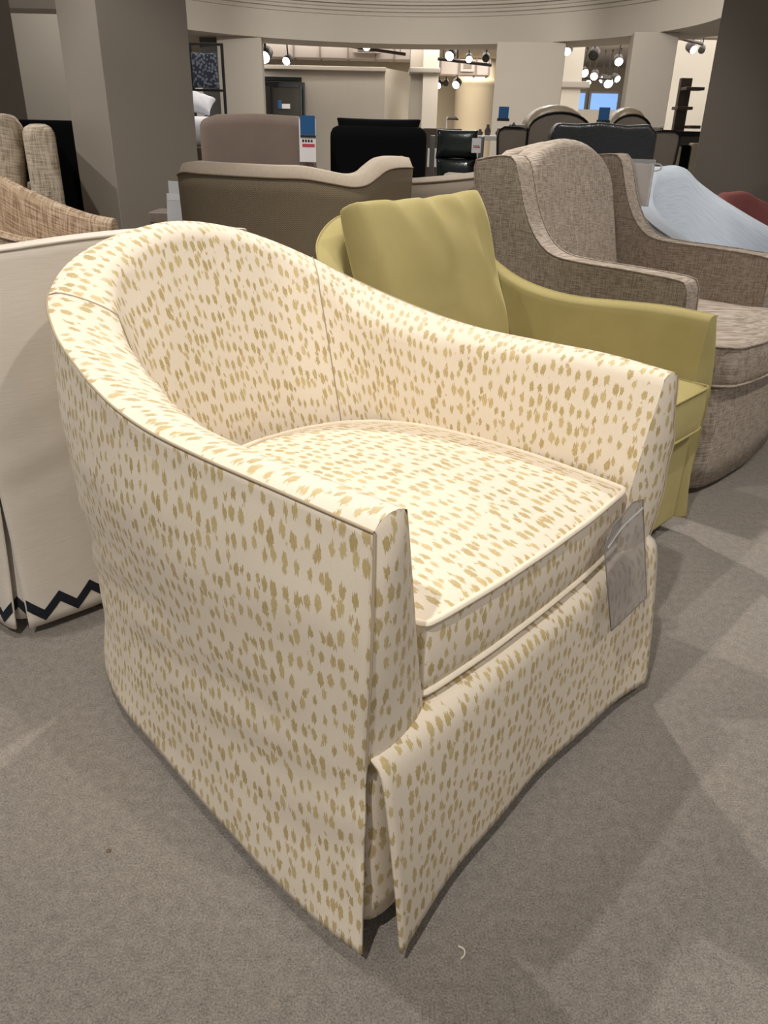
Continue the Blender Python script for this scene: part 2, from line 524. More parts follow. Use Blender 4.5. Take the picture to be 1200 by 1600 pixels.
def cushion(name, size, mat, parent=None, loc=(0, 0, 0), rot=(0, 0, 0), power=2.6, edge=0.25, n=28, corner=0.0, wrinkle=0.0, seed=0.0):
    """stuffed cushion: size (w, t, h); seam ring in the x-z plane"""
    w, t, h = size
    ax = np.linspace(-1, 1, n)
    def prof(x): return np.maximum(0, 1 - np.abs(x) ** power) ** 0.5
    front = np.zeros((n, n, 3)); back = np.zeros((n, n, 3)); UV = np.zeros((n, n, 2))
    for i, x in enumerate(ax):
        for j, z in enumerate(ax):
            th = edge + (1 - edge) * prof(x) * prof(z)
            pull = 1 - 0.055 * (1 - abs(x) ** 2) * abs(z) ** 3; pulx = 1 - 0.055 * (1 - abs(z) ** 2) * abs(x) ** 3
            q = 1 + corner * (abs(x) * abs(z)) ** 4
            X = x * w / 2 * pulx * q; Z = z * h / 2 * pull * q
            wv = 0.0
            if wrinkle:
                wv = wrinkle * noise.noise(Vector((x * 2.2 + z * 1.1 + seed, z * 1.2 - x * 0.5, seed))) * prof(x) * prof(z)
                wv += wrinkle * 0.8 * max(0, z) ** 2 * math.sin(x * 13 + 2.2 * z + seed) * prof(x)
            front[i, j] = (X, -t / 2 * th - wv, Z); back[i, j] = (X, t / 2 * th, Z); UV[i, j] = (X, Z)
    V = np.vstack([front.reshape(-1, 3), back.reshape(-1, 3)]); faces = []
    N = n * n
    for i in range(n - 1):
        for j in range(n - 1):
            a = i * n + j
            faces.append((a, a + n, a + n + 1, a + 1)); faces.append((N + a + 1, N + a + n + 1, N + a + n, N + a))
    ring = [i * n for i in range(n)] + [(n - 1) * n + j for j in range(1, n)] + [i * n + n - 1 for i in range(n - 2, -1, -1)] + [j for j in range(n - 2, 0, -1)]
    for k in range(len(ring)):
        a, b = ring[k], ring[(k + 1) % len(ring)]
        faces.append((a, N + a, N + b, b))
    o = obj(name, V, faces, mat, parent, np.vstack([UV.reshape(-1, 2)] * 2))
    o.location = loc; o.rotation_euler = rot
    m = o.modifiers.new('soft', 'SUBSURF'); m.levels = 1; m.render_levels = 1
    return o


def lathe(name, prof, mat, parent=None, loc=(0, 0, 0), rot=(0, 0, 0), seg=20):
    P = np.zeros((seg, len(prof), 3))
    for i in range(seg):
        a = 2 * PI * i / seg
        for j, (r, z) in enumerate(prof): P[i, j] = (r * math.cos(a), r * math.sin(a), z)
    o = grid(name, P, mat, parent, close_i=True)
    o.location = loc; o.rotation_euler = rot
    return o


def tag(o, label, cat, group=None):
    o['label'] = label; o['category'] = cat
    if group: o['group'] = group
    return o


def thing(name, label, cat, loc=(0, 0, 0), rz=0.0, group=None):
    o = bpy.data.objects.new(name, None); COL.objects.link(o)
    o.empty_display_size = 0.1
    o.location = loc; o.rotation_euler = (0, 0, rz)
    return tag(o, label, cat, group)


def struct(o):
    o['kind'] = 'structure'
    return o


# ------------------------------------------------------------------ room shell
struct(obj('floor', [(-14, -5, 0), (14, -5, 0), (14, 34, 0), (-14, 34, 0)], [(0, 1, 2, 3)], 'carpet', smooth=False))
ceil = struct(box('ceiling', (-14, -5, CEIL), (14, 34, CEIL + 0.1), 'ceiling_paint', bevel=0))


struct(box('ceiling_far', (-14, 16.85, FARCEIL), (14, 34, FARCEIL + .1), 'ceiling_paint', bevel=0))


def pillar(name, corner, th, w, d, mat, h=CEIL):
    """square pillar; corner = its near edge (x, y); faces along th and th + 90 degrees"""
    o = prism(name, [(0, 0), (w, 0), (w, d), (0, d)], h, mat, None, 'z', 0.006, 2)
    o.location = (corner[0], corner[1], h / 2); o.rotation_euler = (0, 0, th)
    return struct(o)


pillar('wall_left_pillar', (-1.44, 4.40), R(42), 0.49, 0.485, 'wall_taupe')
pillar('wall_far_left_pillar', (-3.40, 5.70), R(42), 0.98, 0.6, 'wall_brown')
pillar('wall_right_pillar', (1.913, 5.40), R(-20), 1.3, 0.7, 'wall_brown')

# round bulkhead carried by pillars
RC = (-0.03, 11.71); RR = 4.10; RZ0 = 2.30


def ring_part(name, prof, mat, a0=-12, a1=192, n=90):
    P = np.zeros((n, len(prof), 3))
    for i in range(n):
        a = R(a0 + (a1 - a0) * i / (n - 1))
        for j, (dr, z) in enumerate(prof):
            P[i, j] = (RC[0] + (RR + dr) * math.cos(a), RC[1] + (RR + dr) * math.sin(a), z)
    o = grid(name, P, mat, None)
    m = o.modifiers.new('edge', 'EDGE_SPLIT'); m.split_angle = R(35)
    return o


bh = struct(ring_part('wall_bulkhead', [(0, CEIL), (0, RZ0), (1.0, RZ0), (1.0, CEIL)], 'wall_stone'))
for k, (z, d) in enumerate(((2.70, 0.025), (2.76, 0.05), (2.86, 0.08))):
    t_ = ring_part('moulding', [(0, z), (-d, z + 0.008), (-d, z + 0.045), (-d * 0.6, z + 0.06), (0, z + 0.066)], 'wall_stone')
    t_.parent = bh

for nm, px, Y, th, w, d, m in (('wall_ring_pillar_1', (344, 400), 15.1, R(6), 0.74, 0.8, 'wall_stone'),
                               ('wall_ring_pillar_2', (771, 858), 15.0, R(-8), 1.12, 0.7, 'wall_stone'),
                               ('wall_ring_pillar_3', (978, 1032), 13.2, R(-10), 0.62, 0.75, 'wall_stone')):
    a = at(px[0], 150, Y)
    pillar(nm, (a.x, a.y), th, w, d, m, RZ0)

# dark return left of the first ring pillar
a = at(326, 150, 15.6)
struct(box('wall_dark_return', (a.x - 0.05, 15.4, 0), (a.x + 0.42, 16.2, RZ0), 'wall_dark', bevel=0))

# far walls behind the bulkhead
a = at(396, 150, 19.0); b = at(601, 150, 19.0)
wl = struct(box('wall_back_left', (-9.0, 19.0, 0), (b.x, 19.15, 2.05), 'wall_stone', bevel=0))
tr = struct(box('trim_1', (-9.0, 18.93, 2.05), (b.x + 0.02, 19.15, 2.13), 'wall_stone', bevel=0.01))
b2 = at(642, 150, 20.4)
P0 = (b.x, 19.0); P1 = (b2.x, 20.4)
o = prism('wall_back_jog', [(0, 0), (math.hypot(P1[0] - P0[0], P1[1] - P0[1]), 0), (math.hypot(P1[0] - P0[0], P1[1] - P0[1]), 0.12), (0, 0.12)], 2.12, 'wall_cream', None, 'z', 0)
o.location = (P0[0], P0[1], 1.06); o.rotation_euler = (0, 0, math.atan2(P1[1] - P0[1], P1[0] - P0[0])); struct(o)
c1 = at(660, 150, 18.6); c2 = at(684, 150, 18.6)
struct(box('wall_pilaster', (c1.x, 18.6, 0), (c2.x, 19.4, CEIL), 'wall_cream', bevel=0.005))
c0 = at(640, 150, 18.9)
struct(box('wall_pilaster_return', (c0.x, 18.9, 0), (c1.x, 19.4, CEIL), 'wall_stone', bevel=0.005))  # side face in shade, its shade put into the darker tone
# crown band round the pilaster
struct(box('trim_2', (c0.x - 0.03, 18.52, 2.02), (c2.x + 0.03, 19.45, 2.12), 'wall_stone', bevel=0.02))

# warm room further back
struct(box('wall_back', (-9, 27.0, 0), (14, 27.2, CEIL), 'wall_cream', bevel=0))
d0 = at(716, 150, 25.0)
lathe('wall_round_column', [(0.62, 0), (0.62, 2.1), (0.70, 2.15), (0.70, 2.25), (0.62, 2.3), (0.62, CEIL)], 'wall_cream', None, (d0.x + 0.55, 25.3, 0), seg=40)
struct(bpy.data.objects['wall_round_column'])
area((1.6, 23.3, 2.70), (2.5, 2.5), 170, (1.0, 0.84, 0.60))  # unseen fill added to light the warm room

# pillar with a crown band and beam beyond the bulkhead, right
e0 = at(876, 150, 20.0)
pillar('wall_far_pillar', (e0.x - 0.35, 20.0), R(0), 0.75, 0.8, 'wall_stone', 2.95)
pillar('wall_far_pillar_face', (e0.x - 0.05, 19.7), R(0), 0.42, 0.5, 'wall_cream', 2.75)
struct(box('trim_3', (e0.x - 0.5, 19.62, 1.86), (e0.x + 0.55, 20.9, 1.99), 'wall_stone', bevel=0.02))
struct(box('wall_far_low', (e0.x - 1.0, 23.0, 0), (8.8, 23.2, 1.52), 'wall_cream', bevel=0))

# windows of the far facade
wz0, wz1 = 1.56, 1.97
for k, (x0, x1) in enumerate(((853, 862), (896, 913), (923, 964))):
    p0 = at(x0, 155, 25.0); p1 = at(x1, 155, 25.0)
    fr = struct(box('window_%d' % (k + 1), (p0.x - 0.06, 24.97, wz0 - 0.06), (p1.x + 0.06, 25.12, wz1 + 0.06), 'wall_stone', bevel=0.01))
    pane = box('pane', (p0.x, 24.94, wz0), (p1.x, 24.965, wz1), 'window_glow', bevel=0)
    pane.parent = fr; pane.matrix_parent_inverse = Matrix.Translation(fr.location).inverted()

# white room corner seen between the right pillars
struct(box('wall_alcove', (at(1030, 150, 18.5).x, 18.5, 0), (11.0, 18.65, CEIL), 'wall_cream', bevel=0))
# left alcove behind the far-left pillar
h0 = at(40, 120, 10.5)
struct(box('wall_alcove_left', (h0.x - 1.5, 10.5, 0), (h0.x + 1.6, 10.65, CEIL), 'wall_stone', bevel=0))
struct(box('trim_4', (h0.x - 0.5, 8.6, 1.92), (h0.x + 1.3, 9.0, 2.25), 'wall_taupe', bevel=0))
area((-3.6, 9.6, 2.9), (1.0, 0.8), 14)
area((6.2, 16.2, 2.9), (2.0, 0.8), 60)


# ------------------------------------------------------------------ tub chairs
SPOT_ROWS = np.array([
    # rim outer u v z      inner roll u v z      seat level u v   hem u v
    [.376, .034, .626, .322, .034, .628, .270, .040, .408, .016],
    [.386, .160, .634, .322, .160, .627, .288, .150, .412, .120],
    [.386, .300, .635, .314, .290, .620, .296, .270, .400, .270],
    [.381, .420, .638, .300, .400, .618, .292, .370, .384, .410],
    [.371, .520, .650, .280, .488, .622, .280, .450, .368, .530],
    [.353, .620, .672, .258, .565, .632, .262, .515, .354, .630],
    [.328, .720, .702, .242, .640, .655, .236, .565, .330, .725],
    [.288, .800, .738, .222, .712, .705, .196, .605, .290, .810],
    [.212, .858, .776, .172, .782, .752, .136, .635, .214, .870],
    [.110, .882, .806, .090, .812, .786, .068, .652, .112, .904],
    [.000, .890, .818, .000, .822, .800, .000, .658, .000, .914]])


class Tub:
    def __init__(s, rows, z_in, z_hem, z_waist, pinch, crest=0.012, wrinkle=0.0, ns=121):
        full = [np.r_[-r[0], r[1:3], -r[3], r[4:6], -r[6], r[7], -r[8], r[9]] for r in rows]
        full += [r.copy() for r in rows[:-1][::-1]]
        s.full = np.array(full); s.K = len(rows) - 1
        s.z_in, s.z_hem, s.z_waist, s.pinch, s.crest, s.wr = z_in, z_hem, z_waist, pinch, crest, wrinkle
        ks = np.linspace(0, 2 * s.K, 400); C = spline_idx(s.full, ks, 0)
        s.arc_k = ks; s.arc = np.r_[0, np.cumsum(np.linalg.norm(np.diff(C[:, :2], axis=0), axis=1))]
        s.cen = np.array([0, rows[:, 1].max() * 0.5])

    def row(s, k): return spline_idx(s.full, [k], 0)[0]

    def outer(s, k, t):
        """t = 0 at the rim, 1 at the hem"""
        r = s.row(k); T = r[0:3]; B = np.r_[r[8:10], s.z_hem]
        w = (T[2] - s.z_waist) / (T[2] - s.z_hem)
        W = T + (B - T) * w; n = np.r_[W[:2] - s.cen, 0]; n /= np.linalg.norm(n)
        W = W - n * s.pinch
        a, b, c = T, W, B
        if t < w:
            q = t / w; p = a + (b - a) * q; p = p + n * 0.012 * math.sin(PI * q)
        else:
            q = (t - w) / (1 - w); p = b + (c - b) * q; p = p - n * 0.006 * math.sin(PI * q)
        if s.wr:
            x = np.interp(k, s.arc_k, s.arc)
            e = min(1, 6 * t)
            d = noise.noise(Vector((x * 3.2 + p[2] * 1.5, p[2] * 9 - x * 2.0, 1.7))) * s.wr
            d += 0.6 * s.wr * noise.noise(Vector((x * 9, p[2] * 16 + x * 5, 4.2)))
            # soft drag folds slanting across the lower half
            fold = math.exp(-((p[2] - 0.27 - 0.12 * (x - 0.3)) / 0.10) ** 2)
            d += s.wr * 0.8 * fold * math.sin(60 * (p[2] + 0.35 * x))
            p = p + n * d * e
        return p

    def inner_profile(s, k, n=16):
        r = s.row(k); T, Rr, I = r[0:3], r[3:6], np.r_[r[6:8], s.z_in]
        mid = (T + Rr) / 2; hd = (T - Rr) / 2
        roll = [mid + hd * math.cos(R(a)) + np.array([0, 0, s.crest * math.sin(R(a))]) for a in (0, 25, 55, 90, 125, 160)]
        M1 = Rr + (I - Rr) * 0.30; M2 = Rr + (I - Rr) * 0.65
        inw = np.r_[s.cen + np.array([0, 0.02]) - Rr[:2], 0]; inw /= np.linalg.norm(inw)
        return spline(roll + [Rr + np.array([0, 0, -0.006]), M1 + inw * 0.004, M2 + inw * 0.006, I], n)

    def build_outer(s, name, k0, k1, mat, parent, n=70, nt=36, gap0=0.0, gap1=0.0):
        P = np.zeros((n, nt, 3)); UV = np.zeros((n, nt, 2))
        for j in range(nt):
            t = j / (nt - 1)
            for i in range(n):
                f = i / (n - 1)
                z = None
                g = max(0.0, (t - 0.55) / 0.45)
                ka = k0 + gap0 * g; kb = k1 - gap1 * g
                k = ka + (kb - ka) * f
                P[i, j] = s.outer(k, t)
                UV[i, j] = (np.interp(k, s.arc_k, s.arc), P[i, j, 2])
        return grid(name, P, mat, parent, UV, thick=0.004)

    def build_inner(s, name, k0, k1, mat, parent, n=40, nt=20):
        P = np.zeros((n, nt, 3)); UV = np.zeros((n, nt, 2))
        for i in range(n):
            k = k0 + (k1 - k0) * i / (n - 1)
            pr = s.inner_profile(k, nt)
            L = np.r_[0, np.cumsum(np.linalg.norm(np.diff(pr, axis=0), axis=1))]
            P[i] = pr; UV[i, :, 0] = np.interp(k, s.arc_k, s.arc) * 0.93 + 3.1; UV[i, :, 1] = -L
        return grid(name, P, mat, parent, UV, flip=True)

    def rim(s, k0, k1, n=80, lift=0.0):
        out = []
        for k in np.linspace(k0, k1, n):
            r = s.row(k); nn = np.r_[r[0:2] - s.cen, 0]; nn /= np.linalg.norm(nn)
            out.append(r[0:3] + nn * lift)
        return np.array(out)

    def seam_down(s, k, n=30, lift=0.0):
        pr = s.inner_profile(k, n)
        nn = np.r_[s.cen - pr[0][:2], 0]; nn /= np.linalg.norm(nn)
        return pr + nn * lift + np.array([0, 0, lift])

    def arm_front(s, side, mat, parent, z_low, bulge=0.008, n=22):
        k = 0 if side < 0 else 2 * s.K
        inn = s.inner_profile(k, n)
        # carry the inner edge down to z_low
        if inn[-1][2] > z_low: inn[-1][2] = z_low
        T = inn[0]; low = s.outer(k, 0.0); out = []
        ts = np.linspace(0, 1, 60); pts = np.array([s.outer(k, t) for t in ts])
        zs = np.linspace(T[2], z_low, n)
        for z in zs:
            out.append([np.interp(-z, -pts[:, 2], pts[:, q]) for q in range(2)] + [z])
        out = np.array(out); m = 7
        P = np.zeros((n, m, 3)); UV = np.zeros((n, m, 2))
        for i in range(n):
            for j in range(m):
                f = j / (m - 1)
                p = out[i] * (1 - f) + inn[i] * f
                p[1] -= bulge * math.sin(PI * f) ** 0.7 * min(1, i / 4)
                P[i, j] = p; UV[i, j] = (p[0], p[2])
        return grid('arm_front', P, mat, parent, UV, flip=(side > 0)), out, inn


def seat_pad(name, half, z0, z1, crown, mat, parent, pipe=None, pipe_mat=None, n=120, bulge=0.006, uvoff=(0, 0)):
    """loose box cushion: half outline (u, v) from the front middle round to the back middle"""
    pts = [(-u, v) for u, v in half[::-1]][:-1] + [(u, v) for u, v in half][0:-1]
    pts = np.array(pts)
    # sharp front corners: resample each stretch evenly
    ring = []
    m = len(pts)
    for i in range(m):
        a, b = pts[i], pts[(i + 1) % m]
        for t in np.linspace(0, 1, 8, endpoint=False): ring.append(a + (b - a) * t)
    ring = np.array(ring)
    for _ in range(3): ring = 0.25 * np.roll(ring, 1, 0) + 0.5 * ring + 0.25 * np.roll(ring, -1, 0)
    N = len(ring); cen = ring.mean(0)
    V = []; UV = []
    levels = []
    rs = [0, .12, .25, .4, .55, .7, .82, .91, .965, 1.0]
    zt = lambda r: z1 + crown * (1 - r ** 2.4) - 0.004 * (r > 0.99)
    for r in rs:
        lv = []
        for p in ring:
            q = cen + (p - cen) * r
            lv.append(len(V)); V.append((q[0], q[1], zt(r))); UV.append((q[0] + uvoff[0], q[1] + uvoff[1]))
        levels.append(lv)
    L = np.r_[0, np.cumsum(np.linalg.norm(np.diff(ring, axis=0), axis=1))]
    for f in (0.0, .25, .5, .75, 1.0):
        lv = []
        for i, p in enumerate(ring):
            d = (p - cen); d = d / np.linalg.norm(d)
            q = p + d * bulge * math.sin(PI * f)
            z = z1 - 0.004 + (z0 - z1) * f
            lv.append(len(V)); V.append((q[0], q[1], z)); UV.append((L[i] + 0.4 + uvoff[0], z + uvoff[1]))
        levels.append(lv)
    faces = []
    for a, b in zip(levels[:-1], levels[1:]):
        if a is levels[len(rs) - 1]: continue
        for i in range(N):
            k = (i + 1) % N
            faces.append((a[i], b[i], b[k], a[k]))
    faces.append(levels[-1][::-1])
    o = obj(name, V, faces, mat, parent, UV)
    if pipe:
        for z, lab in ((z1 - 0.001, 1), (z0 + 0.002, 0)):
            tube('piping', [(*(p + (p - cen) / np.linalg.norm(p - cen) * 0.0025), z) for p in ring], pipe, pipe_mat or mat, o, closed=True)
    return o


def mirror_half(pts):
    return pts


# ------------------------------------------------------------------ the spotted chair
TH0 = R(49.6)
ch = thing('swivel_chair', 'cream tub chair with gold brushstroke spots and a skirt, nearest the camera', 'chair', (.26, .945, 0), TH0)
tb = Tub(SPOT_ROWS, 0.335, 0.028, 0.315, 0.012, 0.012, 0.0035)
K2 = 2 * tb.K
tb.build_outer('outside_panel', 0, K2, 'spotted', ch, n=170, nt=60)
tb.build_inner('inside_arm', 0, 7, 'spotted', ch, n=50, nt=26)
tb.build_inner('inside_back', 7, K2 - 7, 'spotted', ch, n=60, nt=26)
tb.build_inner('inside_arm', K2 - 7, K2, 'spotted', ch, n=50, nt=26)
for s in (-1, 1):
    o, outp, inn = tb.arm_front(s, 'spotted', ch, 0.325)
    tube('seam', outp + np.array([0.0005 * s, -0.0015, 0]), 0.0017, 'seam', o, seg=6)
tube('seam', tb.rim(0, 7, 70, 0.0012), 0.0019, 'seam', ch, seg=6)
tube('seam', tb.rim(K2 - 7, K2, 70, 0.0012), 0.0019, 'seam', ch, seg=6)
for k in (7, K2 - 7):
    tube('seam', tb.seam_down(k, 40, 0.0003), 0.0012, 'seam', ch, seg=6)
CUSH = [(0, .034), (.13, .036), (.24, .043), (.266, .047), (.276, .12), (.287, .22), (.290, .32), (.283, .42), (.262, .50), (.225, .560), (.17, .605), (.09, .635), (0, .645)]
seat_pad('seat_cushion', CUSH, .349, .456, .030, 'spotted', ch, 0.0048, 'welt')
# front skirt panel, rolled over the top edge
nu, nt = 60, 30
P = np.zeros((nu, nt, 3)); UV = np.zeros((nu, nt, 2))
prof = spline([(0.10, .338), (0.055, .337), (0.028, .330), (0.016, .312), (0.010, .26), (0.004, .15), (0.0, .030)], nt)
Lp = np.r_[0, np.cumsum(np.linalg.norm(np.diff(prof, axis=0), axis=1))]
for i in range(nu):
    x = -1 + 2 * i / (nu - 1)
    for j in range(nt):
        v, z = prof[j]; low = min(1, max(0, (0.325 - z) / 0.295))
        u = x * (0.379 - 0.007 * low)
        v = v - 0.004 + low * (0.013 - 0.030 * x * x) + 0.002 * low * math.sin(9 * x + 1.0)
        if j < 3: u = x * (0.365 if j else 0.34)
        P[i, j] = (u, v, z + 0.004 * low * (1 - x ** 6)); UV[i, j] = (u + 1.3, -Lp[j])
grid('front_skirt', P, 'spotted', ch, UV, thick=0.004, flip=True)
# kick-pleat underlay at both front corners
for s in (-1, 1):
    path = spline([(s * .372, .13), (s * .370, .055), (s * .352, .034), (s * .290, .030)], 24)
    P = np.zeros((24, 10, 3)); UV = np.zeros((24, 10, 2))
    L = np.r_[0, np.cumsum(np.linalg.norm(np.diff(path, axis=0), axis=1))]
    for i in range(24):
        for j in range(10):
            f = j / 9; z = .318 + (.048 - .318) * f
            P[i, j] = (path[i, 0] * (1 + .03 * f), path[i, 1] - 0.006 * f, z); UV[i, j] = (L[i] + 2.2, z)
    grid('pleat_underlay', P, 'spotted', ch, UV, thick=0.003, flip=(s < 0))
# deck under the cushion, dust cover and swivel base
deck = [(r[6], r[7], .334) for r in tb.full]
obj('seat_deck', deck, [tuple(range(len(deck)))], 'spotted', ch, [(d[0], d[1]) for d in deck], smooth=False)
cover = [(r[8] * .93, r[9] * .95 + .03, .075) for r in tb.full]
obj('dust_cover', cover, [tuple(range(len(cover)))], 'dark_cloth', ch, smooth=False)
lathe('swivel_base', [(0, 0.0), (.29, 0.0), (.30, .006), (.30, .02), (.28, .028), (.06, .032), (.05, .075), (0, .076)], 'dark_wood', ch, (0, .44, 0), seg=40)
# a loose thread end on the seat
tube('loose_thread', spline([(-.205, .20, .4745), (-.198, .207, .481), (-.19, .206, .483), (-.182, .20, .4765)], 12), 0.0009, 'black_trim', ch, seg=5)

# clear tag pocket hanging over the far front corner
sl = thing('tag_pocket', 'empty clear plastic tag pocket hanging at the spotted chair seat front', 'tag pocket', (.26, .945, 0), TH0)
PK = [(.136, -.024, .272), (.270, -.024, .272), (.270, .014, .446), (.235, .016, .452), (.160, .013, .436), (.136, .010, .412)]
th = np.array([0, -.0012, 0])
V = PK + [tuple(np.array(p) + th) for p in PK]
n = len(PK)
obj('sleeve', V, [tuple(range(n))[::-1], tuple(range(n, 2 * n))] + [(i, (i + 1) % n, n + (i + 1) % n, n + i) for i in range(n)], 'clear_sleeve', sl, smooth=False)
tube('edge_weld', [np.array(p) + th * .5 for p in PK], 0.0011, 'pocket_edge', sl, closed=True, seg=6)
a_, b_ = np.array(PK[5]), np.array(PK[2])
q = [np.array((.145, .0085, .407)), np.array((.200, .0110, .424)), np.array((.268, .0105, .432))]
tube('zip_strip', spline(q, 16), 0.0022, 'clear_pocket', sl, seg=6)

# bits of lint on the carpet
for k, (x, y, lab) in enumerate(((722, 1487, 'pale curl of thread on the carpet in front of the spotted chair'),)):
    d_ = at(x, y, 1.0); t_ = (0.004 - CAM_H) / ((d_.z - CAM_H))
    c_ = Vector((d_.x * t_, d_.y * t_, 0.0025))
    o = tube('thread', spline([c_ + Vector((-.004, .009, 0)), c_ + Vector((.003, .004, .001)), c_ + Vector((.003, -.004, .001)), c_ + Vector((-.002, -.009, 0))], 12), 0.0012, 'light_thread', None, seg=5)
    tag(o, lab, 'thread')
d_ = at(170, 1330, 1.0); t_ = (0.0 - CAM_H) / (d_.z - CAM_H)
o = lathe('lint_fleck', [(0, 0.003), (.002, .0027), (.0035, .0015), (.004, 0)], 'seam_brown', None, (d_.x * t_, d_.y * t_, 0.0), seg=10)
tag(o, 'small dark fleck on the carpet left of the spotted chair', 'lint')

# ------------------------------------------------------------------ cream chair with zigzag trim, back to back with the spotted one
CREAM_ROWS = np.array([
    [.370, .02, .600, .310, .02, .600, .280, .03, .385, .00],
    [.375, .15, .605, .305, .15, .600, .290, .14, .390, .12],
    [.378, .30, .615, .300, .30, .605, .290, .28, .388, .30],
    [.378, .45, .640, .292, .44, .625, .285, .42, .385, .45],
    [.374, .58, .690, .280, .55, .670, .270, .52, .382, .60],
    [.362, .70, .740, .262, .64, .715, .245, .59, .375, .72],
    [.325, .775, .768, .235, .70, .745, .205, .63, .355, .80],
    [.22, .80, .778, .160, .725, .758, .140, .65, .24, .825],
    [.11, .805, .784, .080, .735, .764, .070, .655, .12, .83],
    [.00, .806, .786, .000, .738, .766, .000, .656, .00, .832]])
vv = Vector((-math.sin(TH0), math.cos(TH0), 0)); uu = Vector((math.cos(TH0), math.sin(TH0), 0))
cpos = Vector((.26, .945, 0)) + vv * (1.005 + .832) + uu * (0.005)
cc = thing('skirted_chair', 'plain cream linen chair with a black zigzag hem trim, behind the spotted chair', 'chair', cpos, TH0 + PI)
tc = Tub(CREAM_ROWS, 0.34, 0.022, 0.33, 0.010, 0.014, 0.0022)
KC = 2 * tc.K
SPL = (0, 6.0, KC - 6.0, KC)
for i in range(3):
    tc.build_outer('outside_panel', SPL[i], SPL[i + 1], 'cream_linen', cc, n=50, nt=40, gap0=0.16 if i else 0, gap1=0.16 if i < 2 else 0)
tc.build_inner('inside_panel', 0, KC, 'cream_linen', cc, n=90, nt=18)
for s in (-1, 1):
    tc.arm_front(s, 'cream_linen', cc, 0.325)
tube('piping', tc.rim(0, KC, 140, 0.001) + np.array([0, 0, -.0]), 0.003, 'cream_linen', cc, seg=6)
# rim seam a little below the roll
seat_pad('seat_cushion', [(0, .02), (.24, .025), (.27, .03), (.28, .2), (.28, .42), (.24, .55), (.15, .62), (0, .64)], .35, .46, .03, 'cream_linen', cc, 0.004)
P = np.zeros((30, 8, 3)); UV = np.zeros((30, 8, 2))
for i in range(30):
    for j in range(8):
        x = -1 + 2 * i / 29; z = .34 - (.34 - .03) * j / 7
        P[i, j] = (x * .375, .0 + .003 * math.sin(7 * x), z); UV[i, j] = (P[i, j, 0], z)
grid('front_skirt', P, 'cream_linen', cc, UV, thick=0.004, flip=True)
for kc in (6.0, KC - 6.0):
    P = np.zeros((16, 8, 3)); UV = np.zeros((16, 8, 2))
    for i in range(16):
        k = kc - 0.5 + 1.0 * i / 15
        for j in range(8):
            t = .52 + (.985 - .52) * j / 7
            p = tc.outer(k, t); nn = np.r_[tc.cen - p[:2], 0]; nn /= np.linalg.norm(nn)
            P[i, j] = p + nn * .022; UV[i, j] = (np.interp(k, tc.arc_k, tc.arc), p[2])
    grid('pleat_underlay', P, 'cream_linen', cc, UV, thick=0.003)


def zigzag(tub, k0, k1, inset, name, parent, zc=.058, amp=.016, half=.0095, period=.062):
    x0 = np.interp(k0, tub.arc_k, tub.arc); x1 = np.interp(k1, tub.arc_k, tub.arc)
    n = max(2, int(round((x1 - x0) / (period / 2)))); V = []; faces = []
    xs = np.linspace(x0, x1, n + 1)
    fine = []
    for i in range(n):
        for q in (0, .33, .67): fine.append((xs[i] + (xs[i + 1] - xs[i]) * q, (-1 if i % 2 else 1) * (1 - 2 * q)))
    fine.append((xs[-1], (-1 if n % 2 else 1)))
    for x, a in fine:
        k = np.interp(x, tub.arc, tub.arc_k)
        for dz in (half * 1.25, -half * 1.25):
            z = zc + amp * a + dz
            r = tub.row(k); t = (r[2] - z) / (r[2] - tub.z_hem)
            p = tub.outer(k, t); nn = np.r_[p[:2] - tub.cen, 0]; nn /= np.linalg.norm(nn)
            V.append(p + nn * (.0016 - inset)); V.append(p + nn * (-.001 - inset))
    m = len(fine)
    for i in range(m - 1):
        a = i * 4; b = a + 4
        faces += [(a, b, b + 2, a + 2), (a + 1, a + 3, b + 3, b + 1), (a, a + 1, b + 1, b), (a + 2, b + 2, b + 3, a + 3)]
    return obj(name, V, faces, 'black_trim', parent, smooth=False)


for i in range(3):
    zigzag(tc, SPL[i] + (.165 if i else 0.02), SPL[i + 1] - (.165 if i < 2 else 0.02), 0, 'zigzag_trim', cc)
for kc in (6.0, KC - 6.0):
    zigzag(tc, kc - .45, kc + .45, .0215, 'zigzag_trim', cc)
lathe('swivel_base', [(0, 0.0), (.29, 0.0), (.30, .02), (.28, .028), (.06, .032), (.05, .3), (0, .3)], 'dark_wood', cc, (0, .42, 0), seg=32)

# ------------------------------------------------------------------ green velvet chair and its pillow
GROWS = np.array([
    [.345, .035, .585, .305, .035, .580, .300, .035, .335, .00],
    [.350, .16, .588, .308, .16, .580, .300, .15, .338, .12],
    [.350, .28, .582, .306, .28, .572, .300, .27, .338, .26],
    [.348, .42, .574, .302, .42, .563, .298, .41, .336, .40],
    [.345, .54, .582, .298, .53, .570, .294, .52, .334, .53],
    [.338, .64, .608, .290, .62, .595, .284, .60, .328, .64],
    [.322, .73, .660, .275, .70, .648, .262, .665, .312, .73],
    [.285, .80, .722, .245, .76, .708, .225, .705, .275, .79],
    [.20, .84, .768, .175, .795, .752, .155, .73, .195, .83],
    [.10, .853, .788, .085, .806, .772, .075, .74, .10, .845],
    [.00, .857, .794, .000, .81, .778, .000, .743, .00, .85]])
TH1 = R(47.0)
gc = thing('velvet_chair', 'olive green velvet armchair with low scooped arms beside the spotted chair', 'chair', (.60, 1.665, 0), TH1)
tg = Tub(GROWS, 0.30, 0.045, 0.25, 0.0, 0.006)
KG = 2 * tg.K
tg.build_outer('outside_panel', 0, KG, 'green_velvet', gc, n=110, nt=24)
tg.build_inner('inside_panel', 0, KG, 'green_velvet', gc, n=120, nt=20)
for s in (-1, 1):
    tg.arm_front(s, 'green_velvet', gc, 0.05, 0.004)
